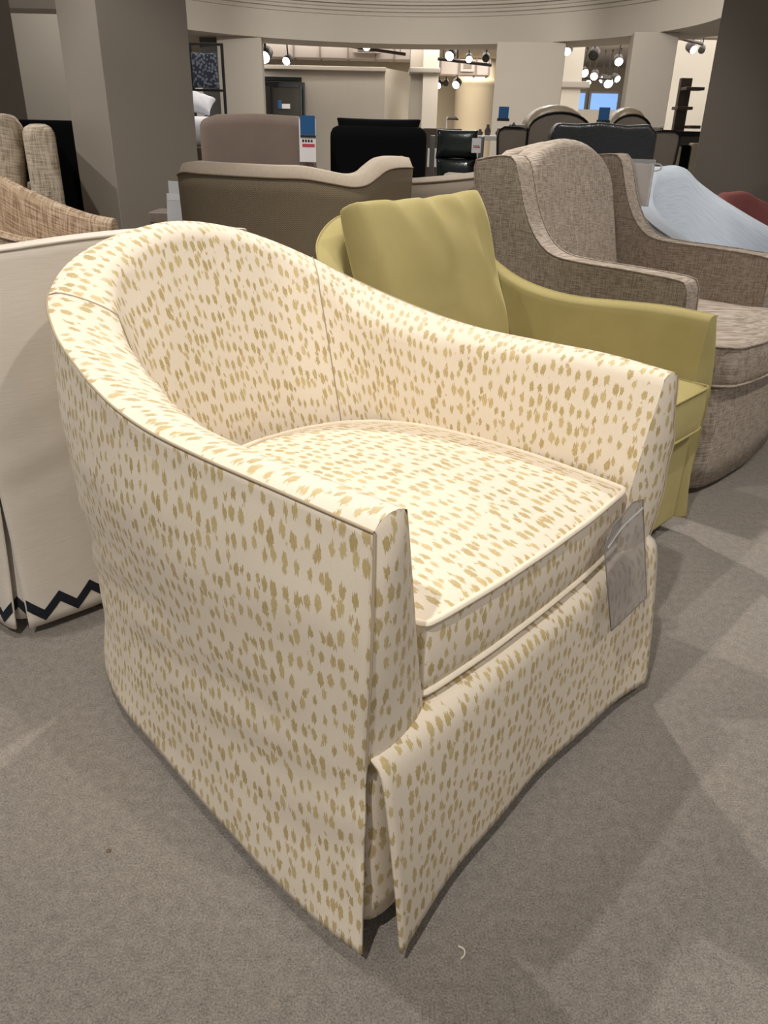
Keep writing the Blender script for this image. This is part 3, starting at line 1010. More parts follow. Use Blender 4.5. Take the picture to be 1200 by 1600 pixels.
tube('piping', tg.rim(0, KG, 140, 0.001), 0.0028, 'green_velvet', gc, seg=6)
seat_pad('seat_cushion', [(0, -.005), (.27, -.002), (.297, .004), (.296, .2), (.293, .45), (.27, .62), (.2, .69), (0, .715)], .315, .425, .028, 'green_velvet', gc, 0.0035)
box('front_rail', (-.303, .020, .05), (.303, .075, .30), 'green_velvet', gc, 0.012)
box('plinth', (-.27, .06, 0), (.27, .74, .05), 'dark_wood', gc, 0.004)
pl = cushion('back_pillow', (.455, .19, .44), 'green_velvet', None, power=3.0, edge=0.38, n=34, corner=-0.02, wrinkle=0.013, seed=2.3)
u1 = Vector((math.cos(TH1), math.sin(TH1), 0)); v1 = Vector((-math.sin(TH1), math.cos(TH1), 0))
pl.location = Vector((.60, 1.665, 0)) + u1 * (-.068) + v1 * .61 + Vector((0, 0, .628))
pl.rotation_euler = (R(-19), R(-1.5), TH1)
tag(pl, 'olive green velvet pillow with soft folds leaning in the green armchair', 'pillow')
# ------------------------------------------------------------------ tweed wing chair
TH2 = R(48.5)
tw = thing('wing_chair', 'grey-beige tweed armchair with an arched wing back, behind the green armchair', 'chair', (1.19, 2.38, 0), TH2)


def arc_pts(cx, cz, r, a0, a1, n):
    return [(cx + r * math.cos(R(a0 + (a1 - a0) * i / (n - 1))), cz + r * math.sin(R(a0 + (a1 - a0) * i / (n - 1)))) for i in range(n)]


side = spline([(.15, .31), (.15, .45), (.152, .58), (.165, .618), (.20, .625), (.35, .632), (.50, .636), (.59, .648), (.65, .69), (.695, .76), (.725, .84), (.745, .895), (.77, .915), (.83, .912), (.885, .900), (.90, .88), (.875, .70), (.84, .45), (.82, .31)], 70)
side = [tuple(p) for p in side]
for s in (-1, 1):
    prism('arm', side, .085, 'tweed', tw, 'x', .020, 4, (s * .343, 0, 0))
bo = [(-.30, .40), (.30, .40), (.30, .80)] + [(.30 * math.cos(R(a)), .80 + .185 * math.sin(R(a)) ** 0.9 if a not in (0, 180) else .80) for a in range(8, 173, 8)] + [(-.30, .80)]
prism('back', bo, .15, 'tweed', tw, 'y', .045, 5, (0, .70, 0), (R(-13), 0, 0)).location = (0, .64, -.005)
ob = [(-.34, .10), (.34, .10), (.36, .70), (.355, .86), (.20, .93), (0, .955), (-.20, .93), (-.355, .86), (-.36, .70)]
prism('outside_back', ob, .05, 'tweed', tw, 'y', .02, 3, (0, .83, 0), (R(-4), 0, 0))
seat_pad('seat_cushion', [(0, -.03), (.2, -.015), (.30, .005), (.335, .05), (.335, .12), (.30, .15), (.298, .4), (.29, .6), (0, .62)], .34, .455, .03, 'tweed', tw, 0.004)
base = [(0, .0), (.2, .012), (.31, .03), (.365, .075), (.385, .16), (.385, .5), (.375, .70), (.33, .80), (.2, .85), (0, .86)]
seat_pad('skirt_base', base, .025, .335, .0, 'tweed', tw, None, bulge=0.004)
lathe('swivel_base', [(0, 0.0), (.28, 0.0), (.29, .006), (.29, .022), (.1, .026), (0, .026)], 'black_metal', tw, (0, .43, 0), seg=32)
# outlines of the wing welt
for s in (-1, 1):
    for e in (-1, 1):
        tube('piping', [(s * .343 + e * .041, p[0], p[1]) for p in side[6:58]], 0.0028, 'tweed', tw, seg=6)

# clear pocket on the far side of the tweed chair
pk = thing('tag_pocket', 'clear plastic pocket with white card hung on the tweed wing chair back', 'tag pocket', (1.19, 2.38, 0), TH2)
box('sleeve', (.398, .66, .74), (.4015, .80, .90), 'clear_pocket', pk, 0.001)
box('card', (.3935, .665, .745), (.3965, .795, .885), 'tag_white', pk, 0.0005)
tube('hook', spline([(.40, .68, .885), (.40, .64, .885), (.40, .635, .87), (.40, .66, .862), (.40, .69, .865)], 16), .003, 'clear_pocket', pk, seg=6)

# ------------------------------------------------------------------ other tub chairs of the rows
def tub_rows(w, d, zf, zb, wid=.075, flare=0.0, dip=0.0, inset=0.0, tail=1.0):
    rows = []
    n = 10
    for i in range(n + 1):
        f = i / n
        if f < .5:
            u, v = 1.0, f / .5 * .62
        else:
            a = (f - .5) / .5 * PI / 2
            u, v = math.cos(a) ** .8 if i < n else 0.0, .62 + .38 * math.sin(a)
        T = (u * w, v * d)
        z = zf + (zb - zf) * (min(1, max(0, (f - .25) / .65)) ** 1.4 if tail == 1.0 else min(1, f / .8) ** tail) - dip * math.sin(PI * f)
        nx, ny = u, max(0, (v - .5)) * 2; l = math.hypot(nx, ny) + 1e-9; nx /= l; ny /= l
        Rr = (T[0] - nx * wid, T[1] - ny * wid)
        I = (T[0] - nx * (wid + .03) - .01 * u, T[1] - ny * (wid + .09))
        B = (T[0] * (1 - flare), T[1] * (1 - flare) + inset)
        rows.append([T[0], T[1], z, Rr[0], Rr[1], z - .012, I[0], I[1], B[0], B[1]])
    return np.array(rows)


def simple_tub(name, label, loc, rz, rows, outm, inm, seatm, lift=(), z_hem=.03, crest=.02, seat_z=.45, base='dark_wood', pipe=None, rim_pipe=0.004, front=0.31):
    t = thing(name, label, 'chair', loc, rz)
    T_ = Tub(rows, .30, z_hem, .3, 0.0, crest); K_ = 2 * T_.K
    for i_, dz_ in enumerate(lift): T_.full[i_, 2] += dz_; T_.full[i_, 5] += dz_
    T_.build_outer('outside_panel', 0, K_, outm, t, n=90, nt=20)
    T_.build_inner('inside_panel', 0, K_, inm, t, n=110, nt=20)
    for s in (-1, 1): T_.arm_front(s, inm, t, z_hem + .01, 0.004)
    tube('piping', T_.rim(0, K_, 120, 0.001), rim_pipe, pipe or inm, t, seg=6)
    half = [(0, .0), (rows[0][6] - .03, .0), (rows[0][6] - .006, .01)] + [(max(0, r[6] - .006), r[7] - .012) for r in rows[2:]]
    half[-1] = (0, half[-1][1])
    seat_pad('seat_cushion', half, seat_z - .13, seat_z, .03, seatm, t, 0.0035)
    box('front_rail', (-rows[0][6], .015, z_hem), (rows[0][6], .07, front), outm, t, 0.012)
    lathe('base', [(0, 0), (rows[0][0] * .75, 0), (rows[0][0] * .77, .012), (rows[0][0] * .77, .025), (.08, z_hem + .01), (0, z_hem + .01)], base, t, (0, rows[-1][1] * .5, 0), seg=28)
    return t, T_


# light-blue barrel chair
BROWS = tub_rows(.42, .86, .56, .845, .085, .04, 0.0)
simple_tub('barrel_chair', 'pale blue slub fabric barrel chair beyond the tweed wing chair', (1.74, 3.06, 0), R(46), BROWS, 'blue_fabric', 'blue_fabric', 'blue_fabric', crest=.02)
# red chair with salmon seat
RROWS = tub_rows(.37, .74, .56, .715, .07, .03)
simple_tub('barrel_chair', 'dark red velvet barrel chair with a salmon seat beyond the blue chair', (2.22, 3.74, 0), R(46), RROWS, 'red_velvet', 'red_velvet', 'salmon_velvet')
# herringbone tub chair seen from behind
HROWS = tub_rows(.345, .50, .79, .846, .085, .20, 0.0, .05, tail=1.6)
simple_tub('tub_chair', 'brown herringbone tub chair with pale rolled rim, back turned, behind the green armchair', (-.235, 2.96, 0), R(-28) + PI, HROWS, 'herringbone', 'rim_fabric', 'rim_fabric', lift=(.078, .078, .074, .062, .036, .012, .0), crest=.042, pipe='seam_brown', rim_pipe=.0025)
# small taupe tub chair
TROWS = tub_rows(.33, .54, .80, .84, .070, .10)
simple_tub('tub_chair', 'small taupe velvet tub chair half hidden behind the green pillow', (.045, 3.47, 0), TH2 + PI, TROWS, 'taupe_velvet', 'taupe_velvet', 'taupe_velvet', crest=.022)
# chenille chair at the left edge
LROWS = tub_rows(.38, .80, .60, .96, .075, .04, tail=1.5)
simple_tub('barrel_chair', 'tan chenille chair with sloping arm at the left edge, behind the cream chair', (-1.19, 3.16, 0), R(88), LROWS, 'chenille', 'chenille', 'chenille', crest=.02, seat_z=.47)

# ------------------------------------------------------------------ middle distance furniture
def armchair(name, label, loc, rz, w, d, h, seat_z, arm_z, mat, back_t=.14, bevel=.04, arm_w=.09, legs='black_metal', top=None, seat_mat=None, group=None, tilt=0.0):
    """upholstered chair; front towards local -y; the back's outside at y = d / 2"""
    t = thing(name, label, 'chair', loc, rz, group)
    zo = .10
    outl = top or rect(-w / 2, w / 2, seat_z - .1, h)
    prism('back', outl, back_t, mat, t, 'y', bevel, 4, (0, d / 2 - back_t / 2, 0), (tilt, 0, 0))
    for s in (-1, 1):
        prism('arm', [(-d / 2, zo), (d / 2 - .02, zo), (d / 2 - .02, min(h - .06, arm_z + .10)), (d / 2 - back_t - .05, arm_z + .03), (-d / 2 + .02, arm_z)], arm_w, mat, t, 'x', min(bevel, arm_w * .4), 3, (s * (w / 2 - arm_w / 2), 0, 0))
    box('seat_base', (-w / 2 + arm_w, -d / 2 + .02, zo), (w / 2 - arm_w, d / 2 - .01, seat_z - .13), mat, t, .012)
    cushion('seat_cushion', (w - 2 * arm_w - .01, .15, d - back_t - .01), seat_mat or mat, t, (0, -back_t / 2, seat_z - .06), (R(90), 0, 0), 4, .55, 16)
    for sx in (-1, 1):
        for sy in (-1, 1):
            lathe('leg', [(0, 0), (.014, 0), (.022, zo + .01), (0, zo + .01)], legs, t, (sx * (w / 2 - .06), sy * (d / 2 - .07), 0), seg=10)
    return t


def price_tag(name, label, loc, rz, w, h, stripe=True, blue=True):
    t = thing(name, label, 'price tag', loc, rz)
    box('card', (-w / 2, -.002, -h), (w / 2, 0, 0), 'tag_white', t, .0008)
    if blue:
        box('header', (-w / 2 + .006, -.004, -h * .36), (w / 2 - .003, -.002, h * .08), 'tag_blue', t, .0005)
        box('clip', (-w * .42, -.006, -h * .42), (w * .5, -.002, -h * .37), 'tag_black', t, .0005)
    if stripe:
        box('red_line', (-w * .32, -.0035, -h * .64), (w * .42, -.002, -h * .57), 'tag_red', t, .0003)
        for i in range(4):
            box('printed_mark', (-w * .32 + i * w * .17, -.0032, -h * .53), (-w * .32 + i * w * .17 + w * .11, -.002, -h * .47), 'tag_black', t, .0002)
    return t


# brown velvet chair, back turned
armchair('lounge_chair', 'dusty brown velvet chair, back turned, with a blue and white price tag', (-.555, 4.07, 0), R(174), .50, .74, 1.02, .46, .78, 'brown_velvet',
         top=[(-.25, .30), (.25, .30), (.248, 1.0), (.17, 1.022), (0, 1.028), (-.17, 1.022), (-.248, 1.0)])
p = at(480, 186, 3.655)
price_tag('price_tag', 'blue and white price tag with red line on the brown velvet chair', p, R(-6), .072, .165)
# black chair, back turned
bc = armchair('lounge_chair', 'large black upholstered chair, back turned, beside the brown velvet chair', (-.068, 4.19, 0), R(181), .43, .80, .99, .46, .64, 'black_velvet', bevel=.05)
cushion('head_roll', (.38, .13, .12), 'black_velvet', bc, (.0, .30, .962), (0, 0, 0), 2.4, .5, 16)
for s in (-1, 1):
    tube('chrome_arm', spline([(s * .19, .2, .68), (s * .215, .05, .70), (s * .215, -.2, .67), (s * .19, -.33, .56)], 20), .014, 'chrome', bc, seg=8)
# dark green recliner facing us
rc = thing('recliner', 'glossy dark green leather recliner facing the camera between black chairs', 'chair', (.375, 5.0, 0), R(-4))
cushion('headrest', (.245, .12, .155), 'green_leather', rc, (0, 0, .905), (R(-8), 0, 0), 3.2, .5, 20)
cushion('back_cushion', (.235, .12, .235), 'green_leather', rc, (0, -.02, .72), (R(-8), 0, 0), 3.2, .5, 20)
cushion('seat_cushion', (.25, .40, .12), 'green_leather', rc, (0, -.24, .48), (0, 0, 0), 3.2, .5, 20)
for s in (-1, 1):
    box('side_frame', (s * .142 - .014, -.03, .66), (s * .142 + .014, .06, .95), 'steel', rc, .004)
    box('arm_rest', (s * .15 - .03, -.42, .56), (s * .15 + .03, .04, .61), 'black_leather', rc, .012)
    box('side_panel', (s * .145 - .012, -.40, .08), (s * .145 + .012, .05, .56), 'steel', rc, .004)
lathe('swivel_base', [(0, 0), (.16, 0), (.16, .02), (.03, .04), (.03, .42), (0, .42)], 'black_metal', rc, (0, -.2, 0), seg=20)
p = at(745, 216, 4.85)
price_tag('price_tag', 'pink and white price tag on the dark green recliner', p, 0, .052, .075, blue=False)

# pair of leather wing chairs, backs turned
def leather_wing(label, x0, x1, wing_left, loc_y):
    cx = (x0 + x1) / 2; w = x1 - x0
    t = thing('wingback_chair', label, 'chair', (cx, loc_y + .36, 0), R(180 + (3 if wing_left else -3)), 'leather wing chairs in the background')
    # local x is mirrored because the chair is turned round
    top = [(-w / 2, .15), (w / 2, .15), (w / 2, .99)] + [(w / 2 * math.cos(R(a)), .99 + .085 * math.sin(R(a))) for a in range(15, 170, 15)] + [(-w / 2, .99)]
    prism('outside_back', top, .06, 'taupe_leather', t, 'y', .012, 2, (0, .33, 0))
    tube('piping', [(a, .362, z) for a, z in top[2:]], .006, 'frame_black', t, seg=6)
    prism('back_cushion', [(-w * .49, .45), (w * .49, .45), (w * .5, 1.0)] + [(w * .5 * math.cos(R(a)), 1.0 + .115 * math.sin(R(a))) for a in range(15, 170, 15)] + [(-w * .5, 1.0)], .18, 'tan_leather', t, 'y', .05, 4, (0, .205, 0))
    wside = 1 if wing_left else -1
    for s in (-1, 1):
        wing = spline([(.33, .30), (.33, .97), (.28, 1.0), (.20, 1.01), (.12, .985), (.06, .93), (.03, .82), (0, .70), (-.12, .66), (-.33, .64), (-.34, .12), (.30, .12)], 50)
        prism('wing', [tuple(q_) for q_ in wing], .07, 'taupe_leather', t, 'x', .015, 2, (s * (w / 2 + .034), 0, 0))
        tube('piping', [(s * (w / 2 + .070), q_[0], q_[1]) for q_ in wing[2:38]], .005, 'frame_black', t, seg=6)
        if s == wside:
            fl = [(0.004, .14), (0.004, .995), (.06, 1.0), (.13, 1.0), (.158, .985), (.162, .95), (.155, .85), (.13, .65), (.09, .40), (.06, .14)]
            o = prism('wing_flare', [(wside * q_[0], q_[1]) for q_ in fl], .05, 'taupe_leather', t, 'y', .012, 2, (wside * (w / 2 + .0), .335, 0))
            tube('piping', [(wside * (w / 2 + q_[0]), .366, q_[1]) for q_ in fl], .006, 'frame_black', t, seg=6)
    box('seat_base', (-w / 2, -.33, .12), (w / 2, .31, .36), 'taupe_leather', t, .015)
    cushion('seat_cushion', (w - .02, .16, .52), 'tan_leather', t, (0, -.06, .43), (R(90), 0, 0), 4, .5, 18)
    for sx in (-1, 1):
        for sy in (-1, 1):
            lathe('leg', [(0, 0), (.015, 0), (.026, .13), (0, .13)], 'dark_wood', t, (sx * (w / 2 - .03), sy * .27, 0), seg=10)
    return t


leather_wing('taupe leather wing chair with dark piping, back turned, left of the pair', .70, 1.03, True, 4.6)
leather_wing('taupe leather wing chair with dark piping, back turned, right of the pair', 1.21, 1.43, False, 4.75)
for px_, py_, Y_, lab in ((787, 176, 4.9, 'dark blue tag standing behind the left leather wing chair'), (944, 178, 4.5, 'dark blue tag between the two leather wing chairs')):
    p = at(px_, py_, Y_)
    t = thing('blue_tag', lab, 'price tag', p)
    box('card', (-.028, -.002, -.03), (.028, .002, .03), 'tag_blue', t, .001)
    box('clip', (-.034, -.004, -.042), (.034, .004, -.028), 'tag_black', t, .001)
# black leather chair, back turned
armchair('lounge_chair', 'black leather chair, back turned, in front of the taupe wing chairs', (.985, 4.22, 0), R(176), .47, .54, 1.022, .46, .64, 'black_leather', bevel=.05,
         top=[(-.235, .32), (.235, .32), (.24, .98), (.215, 1.022), (.12, 1.018), (.02, 1.028), (-.1, 1.016), (-.2, 1.024), (-.24, .985)])

# beige corded chair with cushion, left edge
bl = armchair('club_chair', 'beige corded armchair with plump cushion at the left edge', (-2.195, 4.44, 0), R(-68), .86, .84, .965, .46, .62, 'corded', bevel=.06, back_t=.15)
cushion('back_cushion', (.56, .20, .46), 'corded', bl, (.0, .165, .775), (R(-10), 0, 0), 2.8, .35, 24, .05, .008, 5.0)
# black chair between the beige chair and the pillar
armchair('lounge_chair', 'black chair wedged between the beige armchair and the left pillar', (-1.97, 5.40, 0), R(178), .50, .62, .985, .46, .62, 'black_velvet', bevel=.03)
p = at(68, 184, 5.4)

# grey wooden stool and display stand by the left pillar
p = at(255, 330, 3.55)
st = thing('wood_stool', 'small grey-brown wooden stool end between the pillar and herringbone chair', 'stool', (p.x, p.y, 0))
box('top', (-.05, -.05, .60), (.07, .12, .645), 'grey_wood', st, .006)
box('apron', (-.045, -.045, .50), (.055, .11, .60), 'grey_wood', st, .004)
for sx in (-.04, .05):
    for sy in (-.04, .10): box('leg', (sx - .012, sy - .012, 0), (sx + .012, sy + .012, .50), 'grey_wood', st, .003)
p = at(279, 300, 2.95)
pk2 = thing('tag_pocket', 'clear plastic tag pockets hanging beside the herringbone chair', 'tag pocket', (p.x, p.y, 0), R(65))
for k, (dx, dz, tl) in enumerate(((0, .76, 6), (.012, .74, -4), (.02, .80, 2))):
    b_ = box('sleeve', (dx - .002, -.06, dz - .17), (dx, .06, dz), 'clear_pocket', pk2, .0005, (0, R(tl), 0))

# ------------------------------------------------------------------ far things behind the bulkhead
def framed_panel(name, label, x0, x1, z1, y, mat, frame=.05, group=None, lean=R(-4)):
    t = thing(name, label, 'mirror', ((x0 + x1) / 2, y, 0), 0, group)
    w = x1 - x0
    t.rotation_euler = (lean, 0, 0)
    box('panel', (-w / 2 + frame, -.005, frame), (w / 2 - frame, .012, z1 - frame), mat, t, .002)
    for a, b in (((-w / 2, -.02, 0), (-w / 2 + frame, .02, z1)), ((w / 2 - frame, -.02, 0), (w / 2, .02, z1)), ((-w / 2 + frame, -.02, 0), (w / 2 - frame, .02, frame)), ((-w / 2 + frame, -.02, z1 - frame), (w / 2 - frame, .02, z1))):
        box('frame_rail', a, b, 'frame_black', t, .004)
    return t


a = at(405, 122, 18.3); b = at(474, 128, 18.3)
framed_panel('framed_mirror', 'tall black framed mirror, rearmost of the stack leaning on the far wall', at(409, 121, 18.75).x, at(470, 121, 18.75).x, at(440, 119, 18.75).z, 18.80, 'mirror_glass', .07, 'stacked mirrors')
framed_panel('framed_mirror', 'black framed mirror, middle of the stack leaning on the far wall', at(405, 124, 18.5).x, at(475, 124, 18.5).x, at(440, 127, 18.5).z, 18.55, 'mirror_glass', .07, 'stacked mirrors')
mm = framed_panel('framed_mirror', 'dark framed mirror with a sticker, front of the stack leaning on the far wall', at(420, 130, 18.2).x, at(470, 130, 18.2).x, at(445, 131, 18.2).z, 18.25, 'mirror_glass', .05, 'stacked mirrors')
box('sticker', (-.18, -.03, 1.30), (-.10, -.022, 1.46), 'tag_blue', mm, .001)
box('sticker', (-.09, -.03, 1.30), (.08, -.022, 1.39), 'tag_white', mm, .001)

# air ducts under the far ceiling
def duct(label, x0, x1, y, z0, z1, seams, depth=.6):
    t = thing('air_duct', label, 'duct', ((x0 + x1) / 2, y, z0))
    w = x1 - x0
    box('trunk', (-w / 2, 0, 0), (w / 2, depth, z1 - z0), 'duct_paint', t, .01)
    for s in seams:
        box('joint_flange', (-w / 2 + w * s - .015, -.02, -.02), (-w / 2 + w * s + .015, depth + .02, z1 - z0 + .02), 'duct_seam', t, .003)
    for f in (.15, .85):
        box('hanger_strap', (-w / 2 + w * f - .02, depth * .45, z1 - z0), (-w / 2 + w * f + .02, depth * .45 + .005, FARCEIL - z0), 'duct_seam', t, 0)
    return t


a = at(398, 70, 18.0); b = at(640, 100, 18.0)
t = duct('cream painted air duct with joint flanges above the stacked mirrors', a.x, b.x, 18.0, 2.21, 2.52, (.02, .25, .42, .60, .78, .9))
v_ = at(573, 88, 17.95)
g_ = box('air_vent', (v_.x - .28 - t.location.x, -.06, .10), (v_.x + .28 - t.location.x, -.021, .27), 'duct_paint', t, .005)
for i in range(5): box('louvre', (-.18, -.03, -.05 + i * .025), (.16, -.022, -.038 + i * .025), 'duct_seam', g_, .002)
a = at(686, 110, 19.6); b = at(765, 130, 19.6)
t = duct('short cream air duct with a square vent above the warm far room', a.x, b.x, 19.6, 2.06, 2.36, (.03, .38, .72, .97))
g_ = box('air_vent', (-.10, -.06, .06), (.20, -.021, .25), 'duct_paint', t, .005)
for i in range(4): box('louvre', (-.09, -.03, -.04 + i * .025), (.09, -.022, -.028 + i * .025), 'duct_seam', g_, .002)

# track lights
def track(label, p0, p1, r=.02):
    t = thing('light_track', label, 'light track', p0)
    d = p1 - p0
    tube('rail', [Vector((0, 0, 0)), d * .5, d], r, 'track_metal', t, seg=6)
    for f in (.1, .9):
        tube('hanger', [d * f, d * f + Vector((0, 0, (FARCEIL if p0.y > 16 else CEIL) - (p0 + d * f).z))], .008, 'track_metal', t, seg=6)
    return t


def lamp_head(label, p, aim, size=.10, lit=True, stem=.12, group='track spotlights'):
    """cylindrical track spot, lens towards aim"""
    t = thing('track_spotlight', label, 'spotlight', p, 0, group)
    q = Vector(aim).normalized().to_track_quat('Z', 'Y').to_euler()
    can = lathe('can', [(0, -size * 1.5), (size * .45, -size * 1.5), (size * .62, -size * 1.2), (size * .66, -size * .1), (size * .58, -size * .02)], 'track_metal', t, (0, 0, 0), q, 16)
    lathe('lens', [(0, size * .02), (size * .40, 0), (size * .56, -size * .06), (size * .56, -size * .1)], 'bulb' if lit else 'mirror_glass', t, (0, 0, 0), q, 16)
    dz = (FARCEIL if p.y > 16 else CEIL) - p.z - size * .8
    tube('stem', [Vector((0, 0, 0)) - Vector(aim).normalized() * size * .8, Vector((0, 0, size * .8 + dz))], size * .12, 'track_metal', t, seg=6)
    return t


TOC = lambda p: (Vector((0, 0, 1.0)) - p)
HEADS = [  # px, py, Y, size, lit, description
    (412, 90, 17.2, .20, True, 'large glaring spotlight near the first ring pillar, left of the mirrors'),
    (447, 96, 17.2, .13, True, 'round lit spotlight above the stacked mirrors'),
    (573, 74, 17.0, .12, True, 'lit spotlight just under the bulkhead centre'),
    (702, 88, 17.4, .15, True, 'bright spotlight at the left end of the dark track right of centre'),
    (733, 93, 17.4, .11, True, 'tilted lit spotlight in the middle of the dark track right of centre'),
    (759, 92, 17.4, .11, False, 'unlit spotlight at the right end of the dark track right of centre'),
    (684, 134, 21.0, .13, True, 'left lit spotlight of the low pair before the warm far room'),
    (697, 131, 21.0, .10, False, 'small unlit spotlight between the low pair before the warm far room'),
    (712, 133, 21.0, .15, True, 'right lit spotlight of the low pair before the warm far room'),
    (858, 78, 17.1, .13, True, 'lit spotlight next to the second ring pillar'),
    (886, 81, 17.1, .13, True, 'tilted lit spotlight, second from the second ring pillar'),
    (927, 87, 17.1, .15, False, 'unlit black spotlight between the ring pillars on the right'),
    (967, 97, 17.0, .13, True, 'starry lit spotlight beside the third ring pillar'),
    (914, 115, 21.0, .16, True, 'leftmost bright lamp of the cluster above the far windows'),
    (928, 120, 21.0, .15, True, 'largest bright lamp of the cluster above the far windows'),
    (941, 125, 21.6, .13, True, 'middle lamp of the cluster above the far windows'),
    (951, 131, 21.4, .19, True, 'lowest wide lamp of the cluster above the far windows'),
    (965, 124, 21.0, .13, True, 'rightmost lamp of the cluster above the far windows'),
    (919, 130, 22.0, .12, True, 'small low lamp of the cluster above the far windows'),
    (852, 132, 21.0, .11, True, 'small lamp at the edge of the second ring pillar'),
    (1084, 78, 17.2, .13, True, 'starry spotlight in the white alcove by the right pillar'),
    (1096, 79, 17.5, .10, False, 'unlit spotlight in the white alcove by the right pillar'),
]
for px_, py_, Y_, s_, lit, lab in HEADS:
    p = at(px_, py_, Y_)
    aim = Vector((random.uniform(-.5, .5), -1.0, -.55))
    lamp_head(lab, p, aim, s_, lit)
track('dark track carrying spotlights right of the bulkhead centre', at(684, 92, 17.5), at(768, 102, 17.5), .03)
track('dark track under the bulkhead centre', at(545, 72, 17.2), at(634, 85, 17.2), .03)
track('dark track of the lamp cluster above the far windows', at(903, 121, 21.2), at(965, 124, 21.2), .03)
track('dark track in the white alcove by the right pillar', at(1063, 60, 17.1), at(1098, 69, 17.1), .03)

# desk lamp, dark sideboard and plant bits before the warm room
a = at(662, 200, 9.0); b = at(722, 200, 9.0)
t = thing('sideboard', 'long dark sideboard behind the green recliner', 'sideboard', ((a.x + b.x) / 2, 9.2, 0))
w = b.x - a.x
box('body', (-w / 2, -.2, .08), (w / 2, .2, a.z), 'dark_wood', t, .01)
box('plinth', (-w / 2 + .03, -.17, 0), (w / 2 - .03, .17, .08), 'black_metal', t, .004)
box('wall_plate', (-w / 2 + .05, -.212, .62), (-w / 2 + .18, -.2, .80), 'white_plastic', t, .004)
p = at(711, 200, 10.0)
t = thing('desk_lamp', 'slim desk lamp with a small dark shade before the warm far room', 'lamp', (p.x - .06, 10.6, 0))
lathe('base', [(0, 0), (.14, 0), (.14, .02), (.02, .04), (.012, .10), (0, .1)], 'white_plastic', t, seg=16)
tube('pole', [(0, 0, .05), (0, 0, 1.12)], .010, 'white_plastic', t, seg=6)
lathe('shade', [(.01, .04), (.04, .03), (.075, .0), (.065, -.006), (0, .015)], 'track_metal', t, (.07, 0, 1.09), seg=18)
p = at(757, 215, 8.0)
t = thing('display_table', 'pale display table with small ornaments beside the leather chairs', 'table', (p.x + .02, 8.0, 0))
box('top', (-.12, -.2, .90), (.25, .2, .94), 'white_plastic', t, .006)
for sx in (-.1, .22):
    for sy in (-.17, .17): box('leg', (sx - .015, sy - .015, 0), (sx + .015, sy + .015, .90), 'white_plastic', t, .003)
for k, (dx, hh) in enumerate(((-.07, .05), (.0, .09), (.10, .06))):
    o = lathe('ornament', [(0, 0), (.022, 0), (.03, hh * .4), (.012, hh * .8), (.016, hh), (0, hh)], 'dark_wood', None, (p.x + .02 + dx, 7.95, .94), seg=12)
    tag(o, ('short dark ornament, left on the pale display table', 'tallest dark ornament on the pale display table', 'squat dark ornament, right on the pale display table')[k], 'ornament', 'ornaments on the display table')

# bedding rack seen between the pillars, left
a = at(301, 120, 9.4); b = at(328, 120, 9.4)
t = thing('bedding_rack', 'black metal rack draped with a dark blue patterned quilt', 'rack', ((a.x + b.x) / 2, 9.75, 0))
for s in (-1, 1):
    box('post', (s * .17 - .015, -.015, 0), (s * .17 + .015, .015, at(320, 62, 9.4).z), 'black_metal', t, .003)
for z in (at(320, 62, 9.4).z, at(320, 137, 9.4).z, .6):
    box('cross_bar', (-.155, -.012, z - .025), (.155, .012, z), 'black_metal', t, .003)
za, zb = at(315, 76, 9.3).z, at(315, 136, 9.3).z
cushion('quilt', (.29, .10, za - zb), 'blue_print', t, (-.02, -.03, (za + zb) / 2), (0, 0, 0), 6, .7, 18)
p = at(312, 160, 9.0)
o = cushion('bed_pillow', (.34, .14, .22), 'white_cotton', None, (p.x - .04, 9.0, 1.18), (R(-50), R(14), 0), 2.6, .25, 20, .05, .01, 1.0)
tag(o, 'white pillow tossed on the bed by the patterned quilt rack', 'pillow')
t = thing('display_bed', 'dark display bed with white bedding behind the brown velvet chair', 'bed', (p.x - .05, 9.0, 0))
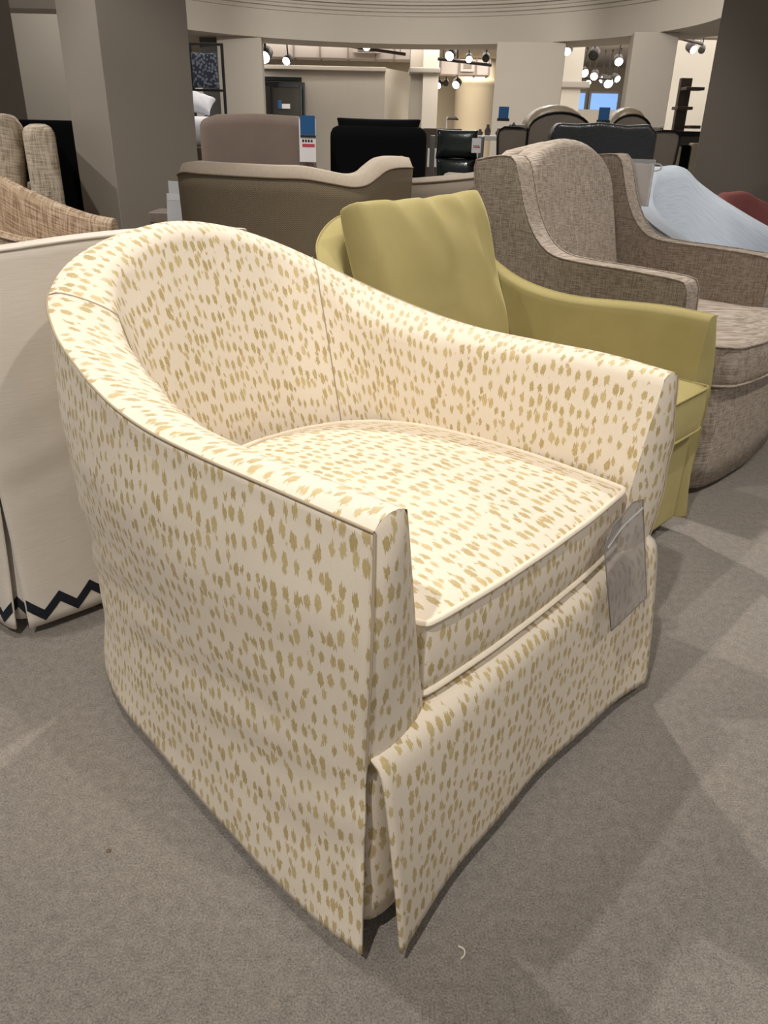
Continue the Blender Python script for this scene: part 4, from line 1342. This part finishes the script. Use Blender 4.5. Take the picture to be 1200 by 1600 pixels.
box('frame', (-.45, -.5, .05), (.34, .5, .78), 'dark_wood', t, .02)
cushion('bedding', (.80, .30, 1.0), 'white_cotton', t, (-.05, 0, .90), (R(-90), 0, 0), 4, .5, 18)
for sx in (-.40, .29):
    for sy in (-.45, .45): box('leg', (sx - .03, sy - .03, 0), (sx + .03, sy + .03, .05), 'dark_wood', t, .004)

# dark wood shelf tower in the white alcove
p = at(1066, 160, 8.0)
t = thing('shelf_tower', 'dark wooden shelf tower with staggered shelves in the white alcove', 'shelf', (p.x, 8.0, 0))
box('upright', (-.05, -.03, 0), (.05, .03, at(1066, 122, 8.0).z), 'dark_wood', t, .004)
for px0, px1, py_ in ((1062, 1090, 137), (1048, 1072, 167), (1068, 1084, 196)):
    q0, q1 = at(px0, py_, 8.0), at(px1, py_, 8.0)
    box('shelf', (q0.x - p.x, -.19, q0.z - .025), (q1.x - p.x, -.031, q0.z + .0), 'dark_wood', t, .004)
p = at(1070, 228, 7.6)
t = thing('cabinet', 'low grey cabinet with a dark top in the white alcove', 'cabinet', (p.x + .02, 7.4, 0))
box('body', (-.28, -.1, .0), (.4, .2, at(1070, 212, 7.4).z), 'wall_dark', t, .006)
box('top', (-.30, -.12, at(1070, 212, 7.4).z), (.42, .22, at(1070, 205, 7.4).z), 'frame_black', t, .004)
p = at(1068, 250, 6.4)
t = thing('side_chair', 'white-edged black narrow chair back by the right pillar', 'chair', (p.x, 6.4, 0), R(10))
box('back_panel', (-.045, -.03, .40), (.035, .03, at(1068, 226, 6.4).z), 'black_velvet', t, .02)
box('back_edge', (-.085, -.035, .38), (-.047, .035, at(1068, 229, 6.4).z), 'rim_fabric', t, .012)
box('back_edge', (.037, -.035, .38), (.10, .035, at(1068, 223, 6.4).z), 'rim_fabric', t, .012)
box('seat', (-.09, .035, .38), (.10, .45, .46), 'black_velvet', t, .02)
for sx in (-.07, .08):
    for sy in (.0, .41): box('leg', (sx - .014, sy - .014, 0), (sx + .014, sy + .014, .38), 'dark_wood', t, .003)
